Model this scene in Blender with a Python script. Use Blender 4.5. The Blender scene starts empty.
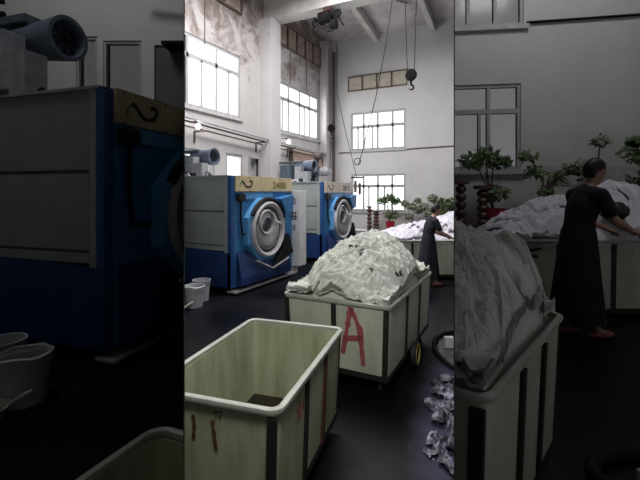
import bpy, bmesh, math, random
from mathutils import Vector, Matrix, noise
R = math.radians
scene = bpy.context.scene
C = scene.collection
YAW = R(27.5); EYE = 1.9
FWD = Vector((-math.sin(YAW), math.cos(YAW), 0)); RGT = Vector((math.cos(YAW), math.sin(YAW), 0))
def W(x, d, z=0.0):                      # metres right of / ahead of the viewing point -> world
    return RGT*x + FWD*d + Vector((0, 0, z))

# ------------------------------------------------------------------ materials
def mat(name, col, rough=0.6, metal=0.0, var=0.12, scale=6.0, col2=None, stretch=(1,1,1), bump=0.0, bscale=30.0, lo=0.35, hi=0.7, spec=None, coord='Object'):
    m = bpy.data.materials.new(name); m.use_nodes = True
    nt = m.node_tree; N = nt.nodes; L = nt.links
    b = N['Principled BSDF']
    b.inputs['Roughness'].default_value = rough; b.inputs['Metallic'].default_value = metal
    if spec is not None: b.inputs['Specular IOR Level'].default_value = spec
    tc = N.new('ShaderNodeTexCoord'); mp = N.new('ShaderNodeMapping'); mp.inputs['Scale'].default_value = stretch
    L.new(tc.outputs[coord], mp.inputs['Vector'])
    n = N.new('ShaderNodeTexNoise'); n.inputs['Scale'].default_value = scale; n.inputs['Detail'].default_value = 6; n.inputs['Roughness'].default_value = 0.6
    L.new(mp.outputs[0], n.inputs['Vector'])
    cr = N.new('ShaderNodeValToRGB'); cr.color_ramp.elements[0].position = lo; cr.color_ramp.elements[1].position = hi
    c2 = col2 if col2 else tuple(c*(1-var*2) for c in col)
    cr.color_ramp.elements[0].color = (*c2, 1); cr.color_ramp.elements[1].color = (*col, 1)
    L.new(n.outputs['Fac'], cr.inputs['Fac']); L.new(cr.outputs['Color'], b.inputs['Base Color'])
    if bump:
        n2 = N.new('ShaderNodeTexNoise'); n2.inputs['Scale'].default_value = bscale; n2.inputs['Detail'].default_value = 5
        L.new(tc.outputs[coord], n2.inputs['Vector'])
        bp = N.new('ShaderNodeBump'); bp.inputs['Strength'].default_value = bump; bp.inputs['Distance'].default_value = 0.02
        L.new(n2.outputs['Fac'], bp.inputs['Height']); L.new(bp.outputs[0], b.inputs['Normal'])
    return m
def wall_mat(name, col, stain, zmin, zmax):
    """old plaster; brown peeling patches grow from zmin to zmax"""
    m = mat(name, col, 0.85, var=0.05, scale=1.2, bump=0.25, bscale=14)
    nt = m.node_tree; N = nt.nodes; L = nt.links; b = N['Principled BSDF']
    base = [n for n in N if n.bl_idname == 'ShaderNodeValToRGB'][0]
    tc = [n for n in N if n.bl_idname == 'ShaderNodeTexCoord'][0]
    ns = N.new('ShaderNodeTexNoise'); ns.inputs['Scale'].default_value = 1.6; ns.inputs['Detail'].default_value = 9; ns.inputs['Roughness'].default_value = 0.68
    ns.inputs['Distortion'].default_value = 0.6
    L.new(tc.outputs['Object'], ns.inputs['Vector'])
    sx = N.new('ShaderNodeSeparateXYZ'); L.new(tc.outputs['Object'], sx.inputs[0])
    mr = N.new('ShaderNodeMapRange'); mr.inputs['From Min'].default_value = zmin; mr.inputs['From Max'].default_value = zmax
    mr.inputs['To Min'].default_value = -0.18; mr.inputs['To Max'].default_value = 0.17
    L.new(sx.outputs['Z'], mr.inputs['Value'])
    ad = N.new('ShaderNodeMath'); ad.operation = 'ADD'; L.new(ns.outputs['Fac'], ad.inputs[0]); L.new(mr.outputs[0], ad.inputs[1])
    cr = N.new('ShaderNodeValToRGB'); cr.color_ramp.elements[0].position = 0.5; cr.color_ramp.elements[1].position = 0.68
    cr.color_ramp.elements[0].color = (0,0,0,1); cr.color_ramp.elements[1].color = (1,1,1,1)
    L.new(ad.outputs[0], cr.inputs['Fac'])
    mx = N.new('ShaderNodeMix'); mx.data_type = 'RGBA'; L.new(cr.outputs['Color'], mx.inputs[0])
    L.new(base.outputs['Color'], mx.inputs[6]); mx.inputs[7].default_value = (*stain, 1)
    L.new(mx.outputs[2], b.inputs['Base Color'])
    return m
def glass_mat(name, tint, gloss=0.06):
    m = bpy.data.materials.new(name); m.use_nodes = True
    nt = m.node_tree; N = nt.nodes; L = nt.links
    for n in list(N):
        if n.bl_idname == 'ShaderNodeBsdfPrincipled': N.remove(n)
    t = N.new('ShaderNodeBsdfTransparent'); g = N.new('ShaderNodeBsdfGlossy'); g.inputs['Roughness'].default_value = 0.15
    nz = N.new('ShaderNodeTexNoise'); nz.inputs['Scale'].default_value = 2.5
    cr = N.new('ShaderNodeValToRGB'); cr.color_ramp.elements[0].color = (*[c*0.88 for c in tint], 1); cr.color_ramp.elements[1].color = (*tint, 1)
    L.new(nz.outputs['Fac'], cr.inputs['Fac']); L.new(cr.outputs['Color'], t.inputs['Color'])
    mx = N.new('ShaderNodeMixShader'); mx.inputs[0].default_value = gloss
    L.new(t.outputs[0], mx.inputs[1]); L.new(g.outputs[0], mx.inputs[2]); L.new(mx.outputs[0], N['Material Output'].inputs['Surface'])
    return m
def lamp_mat(name, col, s):
    m = bpy.data.materials.new(name); m.use_nodes = True
    b = m.node_tree.nodes['Principled BSDF']; b.inputs['Emission Color'].default_value = (*col, 1); b.inputs['Emission Strength'].default_value = s
    return m
M = {}
M['wall'] = wall_mat('old_plaster', (0.50, 0.48, 0.475), (0.20, 0.155, 0.14), 3.6, 7.4)
M['wall_back'] = wall_mat('back_plaster', (0.60, 0.585, 0.59), (0.42, 0.38, 0.38), 6.0, 10.5)
M['bay_wall'] = wall_mat('bay_plaster', (0.56, 0.55, 0.54), (0.40, 0.38, 0.37), 3.0, 9.0)
M['concrete'] = wall_mat('pillar_concrete', (0.55, 0.53, 0.54), (0.34, 0.29, 0.30), 5.0, 8.6)
M['beam'] = mat('beam_paint', (0.62, 0.60, 0.58), 0.7, var=0.12, scale=3)
M['ceil'] = mat('ceiling_plaster', (0.74, 0.68, 0.68), 0.9, var=0.25, scale=0.8)
M['vent'] = mat('vent_rust', (0.42, 0.33, 0.28), 0.8, var=0.2, scale=4)
M['vent_beige'] = mat('vent_beige', (0.58, 0.52, 0.44), 0.8, var=0.15, scale=6)
M['dark'] = mat('dark_iron', (0.012, 0.010, 0.011), 0.8, 0.0, spec=0.15, var=0.3, scale=12)
M['rustbar'] = mat('rusty_bar', (0.16, 0.12, 0.11), 0.7, 0.2, var=0.3, scale=10)
M['frame'] = mat('aluminium_frame', (0.40, 0.40, 0.41), 0.6, 0.0, var=0.08)
M['sill'] = mat('sill_paint', (0.52, 0.50, 0.50), 0.7)
M['glass'] = glass_mat('window_glass', (0.96, 0.97, 0.96))
M['dimglass'] = glass_mat('dimmed_glass', (0.24, 0.24, 0.24), 0.03)  # grey tint painted in to dim the right bay windows
M['dimglass2'] = glass_mat('darker_dimmed_glass', (0.155, 0.155, 0.155), 0.03)  # stronger tint painted in to dim the left bay windows
M['floor'] = None
M['grey'] = mat('grey_green_sheet', (0.34, 0.385, 0.375), 0.5, 0.1, var=0.10, scale=2.5)
M['greytrim'] = mat('grey_trim', (0.38, 0.42, 0.41), 0.5, 0.1, var=0.1)
M['seam'] = mat('panel_seam', (0.10, 0.11, 0.11), 0.7)
M['blue'] = mat('machine_blue', (0.040, 0.20, 0.45), 0.38, 0.0, var=0.15, scale=4, bump=0.05, bscale=8)
M['deepblue'] = mat('machine_deep_blue', (0.018, 0.050, 0.18), 0.4, 0.0, var=0.2, scale=3)
M['skyblue'] = mat('machine_light_blue', (0.12, 0.38, 0.72), 0.35, 0.0, var=0.15, scale=4)
M['edgeblue'] = mat('corner_blue', (0.02, 0.09, 0.28), 0.4)
M['yellow'] = mat('cream_yellow_sign', (0.66, 0.55, 0.33), 0.55, var=0.1, scale=5)
M['cream2'] = mat('faded_cream_sign', (0.70, 0.62, 0.55), 0.6, var=0.1, scale=5)
M['gold'] = mat('dull_gold_lettering', (0.26, 0.20, 0.06), 0.5)
M['black'] = mat('black_paint', (0.015, 0.014, 0.015), 0.5)
M['green'] = mat('green_paint', (0.12, 0.36, 0.12), 0.5)
M['steel'] = mat('brushed_steel', (0.62, 0.61, 0.62), 0.34, 0.55, var=0.15, scale=5)
M['whitemetal'] = mat('white_enamel', (0.66, 0.64, 0.66), 0.35, 0.1, var=0.12, scale=6)
M['column'] = mat('white_painted_column', (0.80, 0.80, 0.80), 0.4, 0.0, var=0.05, scale=6)
M['port'] = mat('dark_porthole_glass', (0.05, 0.05, 0.075), 0.12, 0.0, var=0.3)
M['rubber'] = mat('black_rubber', (0.014, 0.014, 0.016), 0.7, spec=0.2)
M['duct'] = mat('galvanised_duct', (0.40, 0.41, 0.44), 0.45, 0.3, var=0.15, scale=9)
M['motor'] = mat('motor_blue_grey', (0.10, 0.14, 0.18), 0.5, 0.2, var=0.2, scale=10)
M['bluesilver'] = mat('blower_ring', (0.16, 0.19, 0.26), 0.45, 0.4, var=0.15, scale=9)
M['crate'] = mat('pale_green_fibreglass', (0.42, 0.45, 0.31), 0.55, var=0.1, scale=5, stretch=(1.6,1.6,0.35), col2=(0.27, 0.27, 0.16), bump=0.05, bscale=6, lo=0.3, hi=0.62)
M['crate2'] = mat('grey_white_fibreglass', (0.54, 0.56, 0.47), 0.5, var=0.1, scale=5, stretch=(1.6,1.6,0.35), col2=(0.42, 0.43, 0.35), lo=0.3, hi=0.62)
M['rim'] = mat('moulded_rim', (0.45, 0.48, 0.42), 0.4, var=0.12, scale=8)
M['tubfloor'] = mat('dark_brown_tub_floor', (0.035, 0.025, 0.018), 0.4, var=.3, scale=8)
M['post'] = mat('dark_brown_strip', (0.022, 0.018, 0.015), 0.6, var=0.25, scale=8)
M['postred'] = mat('rust_red_strip', (0.10, 0.035, 0.03), 0.6, var=0.25, scale=8)
M['redpaint'] = mat('faded_red_paint', (0.40, 0.09, 0.11), 0.7, var=0.15, scale=20)
M['brownpaint'] = mat('brown_rust_mark', (0.13, 0.055, 0.015), 0.7, var=0.2, scale=20)
M['tyre'] = mat('caster_rubber', (0.02, 0.02, 0.02), 0.7)
M['yring'] = mat('yellow_wheel_rim', (0.50, 0.42, 0.10), 0.5)
M['linen'] = mat('white_linen', (0.66, 0.68, 0.65), 0.85, scale=2.3, col2=(0.53, 0.56, 0.48), lo=0.36, hi=0.6, bump=0.3, bscale=60, coord='Object')
M['linen2'] = mat('blue_white_linen', (0.72, 0.71, 0.78), 0.85, scale=3, col2=(0.55, 0.53, 0.60), lo=0.36, hi=0.6, bump=0.3, bscale=60)
M['navy'] = mat('navy_cotton', (0.014, 0.014, 0.026), 0.9, var=0.2, scale=8, bump=0.2, bscale=40)
M['skirt'] = mat('dark_grey_blue_skirt', (0.016, 0.017, 0.030), 0.9, var=0.25, scale=6, bump=0.2, bscale=30)
M['skin'] = mat('skin', (0.46, 0.27, 0.20), 0.55, var=0.06, scale=10)
M['hair'] = mat('black_hair', (0.012, 0.010, 0.010), 0.5, var=0.3, scale=40)
M['shoe'] = mat('dusty_red_slipper', (0.30, 0.09, 0.085), 0.7)
M['leaf'] = mat('leaf_green', (0.13, 0.19, 0.07), 0.7, scale=14, col2=(0.05, 0.09, 0.03))
M['leafpale'] = mat('pale_leaf', (0.30, 0.32, 0.24), 0.7, scale=14, col2=(0.16, 0.18, 0.12))
M['bark'] = mat('bark', (0.14, 0.10, 0.08), 0.8)
M['redpot'] = mat('red_glazed_pot', (0.42, 0.02, 0.04), 0.35)
M['maroon'] = mat('dark_red_lacquer', (0.12, 0.055, 0.05), 0.45, var=0.3, scale=12)
M['bucket'] = mat('grey_white_plastic', (0.50, 0.52, 0.56), 0.45)
M['basin'] = mat('cream_plastic', (0.55, 0.54, 0.46), 0.45)
M['shutter'] = mat('pinkish_slats', (0.56, 0.40, 0.33), 0.7, var=0.15, scale=3, stretch=(1,0.1,8))
M['brick'] = mat('outside_pale_brick', (0.7, 0.6, 0.55), 0.8)
M['pit'] = mat('murky_water', (0.13, 0.12, 0.15), 0.22, 0.0, var=0.4, scale=5, spec=0.9)
M['foam'] = mat('dirty_foam', (0.34, 0.35, 0.46), 0.5, scale=9, col2=(0.02, 0.02, 0.035), lo=0.46, hi=0.66)
M['steelsheet'] = mat('added_partition_steel', (0.18, 0.18, 0.19), 0.8, 0.0, var=0.1, scale=2)
M['sheer'] = mat('white_bulb_glass', (0.9, 0.9, 0.9), 0.3)
M['bulb'] = lamp_mat('lit_bulb', (1, 1, 0.97), 12)
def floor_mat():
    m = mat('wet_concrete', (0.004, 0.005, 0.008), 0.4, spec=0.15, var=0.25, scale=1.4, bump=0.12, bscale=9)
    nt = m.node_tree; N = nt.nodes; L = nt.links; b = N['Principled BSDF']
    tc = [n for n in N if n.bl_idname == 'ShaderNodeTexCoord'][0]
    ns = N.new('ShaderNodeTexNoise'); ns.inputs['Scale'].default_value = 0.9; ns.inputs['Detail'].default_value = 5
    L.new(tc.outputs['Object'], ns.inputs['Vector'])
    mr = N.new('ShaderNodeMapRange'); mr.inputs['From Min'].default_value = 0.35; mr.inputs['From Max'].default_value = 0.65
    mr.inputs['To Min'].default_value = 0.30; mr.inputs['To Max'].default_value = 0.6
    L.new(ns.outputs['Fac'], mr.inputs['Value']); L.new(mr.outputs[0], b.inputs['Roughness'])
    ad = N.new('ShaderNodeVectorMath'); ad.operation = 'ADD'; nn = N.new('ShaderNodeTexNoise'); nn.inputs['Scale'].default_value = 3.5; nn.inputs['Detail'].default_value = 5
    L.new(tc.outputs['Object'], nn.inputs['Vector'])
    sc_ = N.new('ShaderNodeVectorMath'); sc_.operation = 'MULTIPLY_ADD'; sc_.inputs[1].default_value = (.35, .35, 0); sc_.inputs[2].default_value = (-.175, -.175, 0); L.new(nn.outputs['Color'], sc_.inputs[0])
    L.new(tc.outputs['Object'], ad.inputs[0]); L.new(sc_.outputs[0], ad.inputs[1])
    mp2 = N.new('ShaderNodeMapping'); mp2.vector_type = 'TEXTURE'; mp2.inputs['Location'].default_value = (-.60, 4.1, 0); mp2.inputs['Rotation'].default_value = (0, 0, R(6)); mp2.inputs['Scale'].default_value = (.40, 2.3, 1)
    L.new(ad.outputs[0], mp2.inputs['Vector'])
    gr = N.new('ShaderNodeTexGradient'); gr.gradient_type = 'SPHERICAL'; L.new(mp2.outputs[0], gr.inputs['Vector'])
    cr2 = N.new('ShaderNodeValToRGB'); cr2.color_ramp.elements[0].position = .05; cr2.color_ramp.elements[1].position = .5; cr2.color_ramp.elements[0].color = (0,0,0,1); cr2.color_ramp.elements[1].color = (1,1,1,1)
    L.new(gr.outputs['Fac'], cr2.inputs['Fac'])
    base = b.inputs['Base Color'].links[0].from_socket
    mx = N.new('ShaderNodeMix'); mx.data_type = 'RGBA'; L.new(cr2.outputs['Color'], mx.inputs[0]); L.new(base, mx.inputs[6]); mx.inputs[7].default_value = (.050, .050, .090, 1)  # purple-blue window sheen painted into the floor colour
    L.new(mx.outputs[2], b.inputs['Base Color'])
    return m
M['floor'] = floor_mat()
M['purple'] = mat('purple_floor_sheen', (0.075, 0.07, 0.13), 0.42, scale=5, col2=(0.045, 0.043, 0.085), bump=0.1, bscale=30)  # window sheen on the floor put into a plain colour

# ------------------------------------------------------------------ helpers
BAY = {}
class MB:
    def __init__(s): s.bm = bmesh.new()
    def box(s, x0, x1, y0, y1, z0, z1, bev=0.0, mtx=None):
        bm = bmesh.new(); bmesh.ops.create_cube(bm, size=1)
        for v in bm.verts: v.co = Vector((x0+(v.co.x+.5)*(x1-x0), y0+(v.co.y+.5)*(y1-y0), z0+(v.co.z+.5)*(z1-z0)))
        if bev: bmesh.ops.bevel(bm, geom=bm.edges[:], offset=bev, segments=2, affect='EDGES')
        return s.add(bm, mtx)
    def add(s, bm, mtx=None):
        if mtx is not None: bmesh.ops.transform(bm, matrix=mtx, verts=bm.verts)
        me = bpy.data.meshes.new('t'); bm.to_mesh(me); bm.free(); s.bm.from_mesh(me); bpy.data.meshes.remove(me); return s
    def cyl(s, p0, p1, r0, r1=None, seg=20, cap=True):
        p0, p1 = Vector(p0), Vector(p1); r1 = r0 if r1 is None else r1
        d = p1-p0; bm = bmesh.new()
        bmesh.ops.create_cone(bm, cap_ends=cap, segments=seg, radius1=r0, radius2=r1, depth=d.length)
        q = d.to_track_quat('Z', 'Y').to_matrix().to_4x4()
        return s.add(bm, Matrix.Translation((p0+p1)/2) @ q)
    def tube(s, pts, r, seg=8):
        pts = [Vector(p) for p in pts]
        rings = []
        for i, p in enumerate(pts):
            t = (pts[min(i+1, len(pts)-1)]-pts[max(i-1, 0)]).normalized()
            a = t.orthogonal().normalized() if i == 0 else (a - t*a.dot(t)).normalized()
            b = t.cross(a); rr = r[i] if isinstance(r, (list, tuple)) else r
            rings.append([s.bm.verts.new(p + (a*math.cos(k*2*math.pi/seg)+b*math.sin(k*2*math.pi/seg))*rr) for k in range(seg)])
        for A, B in zip(rings, rings[1:]):
            for k in range(seg): s.bm.faces.new((A[k], A[(k+1)%seg], B[(k+1)%seg], B[k]))
        s.bm.faces.new(rings[0][::-1]); s.bm.faces.new(rings[-1]); return s
    def sphere(s, c, r, sc=(1,1,1), seg=20, ring=12):
        bm = bmesh.new(); bmesh.ops.create_uvsphere(bm, u_segments=seg, v_segments=ring, radius=r)
        return s.add(bm, Matrix.Translation(c) @ Matrix.Diagonal((*sc, 1)))
    def lathe(s, prof, axis='X', c=(0,0,0), seg=40, sc=(1,1), rot=0.0, close=False):
        """prof: list (h, r); revolved about axis through c"""
        rings = []
        for h, r in prof:
            ring = []
            for k in range(seg):
                a = 2*math.pi*k/seg + rot; u, v = r*math.cos(a)*sc[0], r*math.sin(a)*sc[1]
                p = {'X': (h, u, v), 'Y': (u, h, v), 'Z': (u, v, h)}[axis]
                ring.append(s.bm.verts.new(Vector(p)+Vector(c)))
            rings.append(ring)
        prs = list(zip(rings, rings[1:])) + ([(rings[-1], rings[0])] if close else [])
        for A, B in prs:
            for k in range(seg): s.bm.faces.new((A[k], A[(k+1)%seg], B[(k+1)%seg], B[k]))
        if not close:
            if prof[0][1] > 1e-5: s.bm.faces.new(rings[0][::-1])
            if prof[-1][1] > 1e-5: s.bm.faces.new(rings[-1])
        return s
    def prism(s, poly, axis, a, b):
        """poly in the two other axes, extruded along axis from a to b"""
        def P(u, v, h): return {'X': (h, u, v), 'Y': (u, h, v), 'Z': (u, v, h)}[axis]
        A = [s.bm.verts.new(P(u, v, a)) for u, v in poly]; B = [s.bm.verts.new(P(u, v, b)) for u, v in poly]
        n = len(poly); s.bm.faces.new(A[::-1]); s.bm.faces.new(B)
        for k in range(n): s.bm.faces.new((A[k], A[(k+1)%n], B[(k+1)%n], B[k]))
        return s
    def stroke(s, pts, w, fn, t=0.003, jitter=0.0, seed=0):
        """painted stroke: pts in 2D (u,v), fn maps (u,v,h)->3D; tapered strip with thickness"""
        rnd = random.Random(seed); P = []
        for (a, b) in zip(pts, pts[1:]):
            for k in range(6): P.append((a[0]+(b[0]-a[0])*k/6, a[1]+(b[1]-a[1])*k/6))
        P.append(pts[-1]); prev = None
        for i, p in enumerate(P):
            q = P[min(i+1, len(P)-1)]; o = P[max(i-1, 0)]
            d = Vector((q[0]-o[0], q[1]-o[1])).normalized(); n = Vector((-d.y, d.x))
            ww = w*(1+rnd.uniform(-jitter, jitter))/2
            ring = [s.bm.verts.new(fn(p[0]+n.x*sg*ww, p[1]+n.y*sg*ww, h)) for sg, h in ((1,0),(1,t),(-1,t),(-1,0))]
            if prev:
                for k in range(4): s.bm.faces.new((prev[k], prev[(k+1)%4], ring[(k+1)%4], ring[k]))
            else: s.bm.faces.new(ring[::-1])
            prev = ring
        s.bm.faces.new(prev); return s
    def build(s, name, m, parent=None, bay=None, smooth=False):
        bmesh.ops.recalc_face_normals(s.bm, faces=s.bm.faces)
        me = bpy.data.meshes.new(name); s.bm.to_mesh(me); s.bm.free()
        me.materials.append(m)
        if smooth:
            for p in me.polygons: p.use_smooth = True
            try: me.set_sharp_from_angle(angle=R(40))
            except Exception: pass
        o = bpy.data.objects.new(name, me); C.objects.link(o)
        if parent: o.parent = parent
        if bay is None and parent is not None: bay = BAY.get(parent.name)
        BAY[o.name] = bay
        return o
def tag(o, label=None, cat=None, group=None, kind=None):
    if label: o['label'] = label
    if cat: o['category'] = cat
    if group: o['group'] = group
    if kind: o['kind'] = kind
    return o
def thing(name, loc, rz, bay, label, cat, group=None):
    o = bpy.data.objects.new(name, None); C.objects.link(o); o.location = loc; o.rotation_euler = (0, 0, rz)
    o.empty_display_size = 0.1
    BAY[o.name] = bay
    return tag(o, label, cat, group)
def struct(name, mb, m, bay, smooth=False, label=None, cat=None):
    o = mb.build(name, m, None, bay, smooth); o['kind'] = 'structure'
    if label: o['label'] = label; o['category'] = cat
    return o

# ------------------------------------------------------------------ shell
def wall_with_holes(mb, axis, pos, thick, a0, a1, z0, z1, holes):
    """wall plane perpendicular to axis; holes (a0,a1,z0,z1)"""
    xs = sorted({a0, a1, *[h[0] for h in holes], *[h[1] for h in holes]}); zs = sorted({z0, z1, *[h[2] for h in holes], *[h[3] for h in holes]})
    for i in range(len(xs)-1):
        for j in range(len(zs)-1):
            cx, cz = (xs[i]+xs[i+1])/2, (zs[j]+zs[j+1])/2
            if any(h[0] < cx < h[1] and h[2] < cz < h[3] for h in holes): continue
            lo, hi = sorted((pos, pos+thick))
            if axis == 'X': mb.box(lo, hi, xs[i], xs[i+1], zs[j], zs[j+1])
            else: mb.box(xs[i], xs[i+1], lo, hi, zs[j], zs[j+1])
    bmesh.ops.remove_doubles(mb.bm, verts=mb.bm.verts, dist=1e-4)
    return mb
XL, YB = -7.0, 14.0
# window holes (Y range, z range) in the left wall, (X range, z range) in the back wall
LW1 = (6.0, 8.72, 3.90, 5.60); LW2 = (10.52, 13.30, 3.83, 5.44)
LL1 = (6.30, 7.70, 2.0, 2.92); LL2 = (8.13, 8.83, 2.0, 2.92); LL3 = (12.10, 13.25, 1.9, 2.84)
LD = (9.12, 9.52, 0.0, 2.86)
BW1 = (-5.96, -3.86, 3.46, 4.88); BW2 = (-5.94, -3.86, 1.19, 2.56)
mb = MB(); wall_with_holes(mb, 'X', XL, -0.25, 3.0, 14.3, 0, 8.6, [LW1, LW2, LL1, LL2, LL3, LD])
struct('wall_left', mb, M['wall'], 'C')
mb = MB(); wall_with_holes(mb, 'Y', YB, 0.25, -7.3, 1.0, 0, 8.6, [BW1, BW2])
struct('wall_back', mb, M['wall_back'], 'C')
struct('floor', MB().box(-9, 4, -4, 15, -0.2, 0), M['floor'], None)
# sloping roof, lower towards the back wall
mb = MB(); mb.prism([(9.9, 8.36), (14.3, 7.66), (14.3, 7.80), (9.9, 8.5)], 'X', -7.2, 1.0)
struct('ceiling', mb, M['ceil'], 'C')
mb = MB(); mb.prism([(0.0, 7.5), (10.3, 8.35), (10.3, 8.5), (0.0, 7.65)], 'X', -7.2, 1.5)
struct('ceiling_front', mb, M['ceil'], 'C')
# pillar and cross girder
struct('trim_1', MB().box(-7.0, -6.6, 9.62, 10.12, 0, 6.98), M['concrete'], 'C')
mb = MB(); mb.box(-7.0, 0.5, 9.80, 10.25, 6.99, 8.4)
struct('trim_2', mb, M['beam'], 'C')
# second pilaster in the far corner
struct('trim_3', MB().box(-7.0, -6.72, 13.42, 13.72, 0, 7.6), M['concrete'], 'C')
for i, x in enumerate((-4.95, -2.90, -0.9)):
    mb = MB(); mb.prism([(10.25, 7.98), (14.0, 7.42), (14.0, 7.66), (10.25, 8.2)], 'X', x-0.09, x+0.09)
    t = mb.build('rafter', M['beam'], None, 'C')
    tag(t, ['white sloping rafter left of the hanging hook cables', 'white sloping rafter right of the hanging hook cables', 'white sloping rafter near the right end of the girder'][i], 'rafter', 'rafters under the sloping roof')

def window(name, axis, pos, a0, a1, z0, z1, cols, transom, bay='C', glass='glass', rot=None, ft=0.075, extra=()):
    """framed window; cols: fractions of upper mullions; transom: z; extra: lower-only mullions"""
    mb = MB()
    def bx(u0, u1, w0, w1, d=0.05):
        if axis == 'X': mb.box(pos-d-0.04, pos-0.04+0.02, u0, u1, w0, w1)
        else: mb.box(u0, u1, pos+0.04-0.02, pos+d+0.04, w0, w1)
    bx(a0, a1, z0, z0+ft); bx(a0, a1, z1-ft, z1); bx(a0, a0+ft, z0+ft, z1-ft); bx(a1-ft, a1, z0+ft, z1-ft)
    if transom: bx(a0+ft, a1-ft, transom-ft*.7, transom+ft*.7, 0.06)
    for c in cols:
        u = a0+(a1-a0)*c; bx(u-ft*.5, u+ft*.5, z0+ft, z1-ft, 0.055)
    for c in extra:
        u = a0+(a1-a0)*c; bx(u-ft*.4, u+ft*.4, z0+ft, (transom or z1-ft), 0.05)
    f = mb.build(name, M['frame'], None, bay); f['kind'] = 'structure'
    g = MB()
    if axis == 'X': g.box(pos-0.075, pos-0.068, a0+.01, a1-.01, z0+.01, z1-.01)
    else: g.box(a0+.01, a1-.01, pos+0.068, pos+0.075, z0+.01, z1-.01)
    g.build('pane', M[glass], f, bay)
    s = MB()
    if axis == 'X': s.box(pos-0.02, pos+0.06, a0-.06, a1+.06, z0-.07, z0)
    else: s.box(a0-.06, a1+.06, pos-0.06, pos+0.02, z0-.07, z0)
    s.build('sill', M['sill'], f, bay)
    if rot:
        f.matrix_world = rot
    return f
window('window_1', 'X', XL, *LW1, (0.30, 0.66), 5.10, extra=(0.47, 0.83, .12))
window('window_2', 'X', XL, *LW2, (0.26, 0.52, 0.77), 4.92, extra=(0.13, 0.645))
window('window_3', 'X', XL, *LL1, (0.5,), None)
window('window_4', 'X', XL, *LL2, (), None)
window('window_5', 'X', XL, *LL3, (), None)
window('window_6', 'Y', YB, *BW1, (0.24, 0.5, 0.77), 4.34, extra=(0.13, 0.40))
window('window_7', 'Y', YB, *BW2, (0.23, 0.5, 0.76), 2.12, extra=(0.33, 0.62))
# open doorway on the left wall
f = MB().box(-7.06, -6.96, 9.06, 9.12, 0, 2.92).box(-7.06, -6.96, 9.52, 9.58, 0, 2.92).box(-7.06, -6.96, 9.12, 9.52, 2.86, 2.92).build('door_1', M['frame'], None, 'C'); f['kind'] = 'structure'
MB().box(-7.2, -7.16, 9.12, 9.52, 0.01, 2.86).build('door_leaf', M['sill'], f, 'C')

# ventilation strips high on the walls
def vent(name, axis, pos, a0, a1, z0, z1, n, label, m, slope=0.0):
    t = thing(name, (pos, a0, z0) if axis == 'X' else (a0, pos, z0), 0, 'C', label, 'vent', 'slatted vents high on the walls')
    L_ = a1-a0; h = z1-z0; A = MB(); B = MB()
    def bx(mb, u0, u1, d0, d1, w0, w1):
        if axis == 'X': mb.box(d0, d1, u0, u1, w0, w1)
        else: mb.box(u0, u1, -d1, -d0, w0, w1)
    bx(A, 0, L_, 0.0, 0.02, 0, h)
    for k in range(n+1):
        u = L_*k/n; bx(B, max(0,u-.025), min(L_, u+.025), 0.021, 0.06, 0, h)
    bx(B, 0, L_, 0.061, 0.075, 0, .04); bx(B, 0, L_, 0.061, 0.075, h-.04, h)
    for k in range(1, 7): bx(A, 0, L_, 0.02, 0.03, h*k/7-.012, h*k/7+.012)
    A.build('slat_panel', M[m], t); B.build('frame', M['rustbar'], t)
vent('wall_vent', 'X', XL+0.002, 10.52, 13.40, 6.58, 7.30, 5, 'long brown slatted vent high on the left wall beyond the pillar', 'vent')
vent('wall_vent', 'X', XL+0.002, 6.6, 8.72, 6.74, 7.40, 3, 'brown slatted vent high on the left wall before the pillar', 'vent')
vent('wall_vent', 'Y', YB-0.002, -6.06, -3.80, 5.69, 6.25, 4, 'beige slatted vent on the back wall above the upper window', 'vent_beige')
# plaster joints on the left wall
for y in (7.35, 11.3, 12.4):
    o = MB().box(XL+0.001, XL+0.012, y-.012, y+.012, 5.5 if y < 8 else 5.46, 6.56).build('trim_%d' % (10+int(y)), M['rustbar'], None, 'C'); o['kind'] = 'structure'

# pipe rack along the left wall
t = thing('pipe_rack', (-6.995, 5.5, 3.4), 0, 'C', 'grey steel pipe rack running along the left wall under the high windows', 'pipe rack')
for x, z, r in ((0.30, 0.20, .028), (0.24, 0.13, .022), (0.12, 0.05, .02)):
    MB().tube([(x, 0, z), (x, 3.9, z-.17), (x, 7.85, z-.26)], r).build('pipe', M['frame'] if x > .28 else M['rustbar'], t, smooth=True)
for y in (1.5, 3.9, 5.6, 7.3):
    MB().box(0.0, 0.34, y-.02, y+.02, -.10, -.06).box(0.0, 0.03, y-.02, y+.02, -.35, -.06).build('bracket', M['rustbar'], t)
# lamps on the rack
for (y, z, lb) in ((6.87, 3.42, 'small lit white bulb under the pipe rack above the nearer machine'), (10.79, 3.5, 'small lit white bulb under the pipe rack above the farther machine')):
    t = thing('wall_lamp', (-6.8, y, z), 0, 'C', lb, 'lamp', 'small bulbs along the left wall')
    MB().sphere((0.06, 0, -.01), 0.062).build('bulb', M['bulb'], t, smooth=True)
    MB().cyl((0, 0, .05), (0, 0, .12), .025).box(-0.2, 0.0, -.01, .01, .10, .12).build('lamp_holder', M['dark'], t)
    l = bpy.data.lights.new('bulb_light', 'POINT'); l.energy = 1.5; l.shadow_soft_size = .06
    lo = bpy.data.objects.new('bulb_light', l); lo.location = (-6.68, y, z-.02); C.objects.link(lo)
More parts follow.
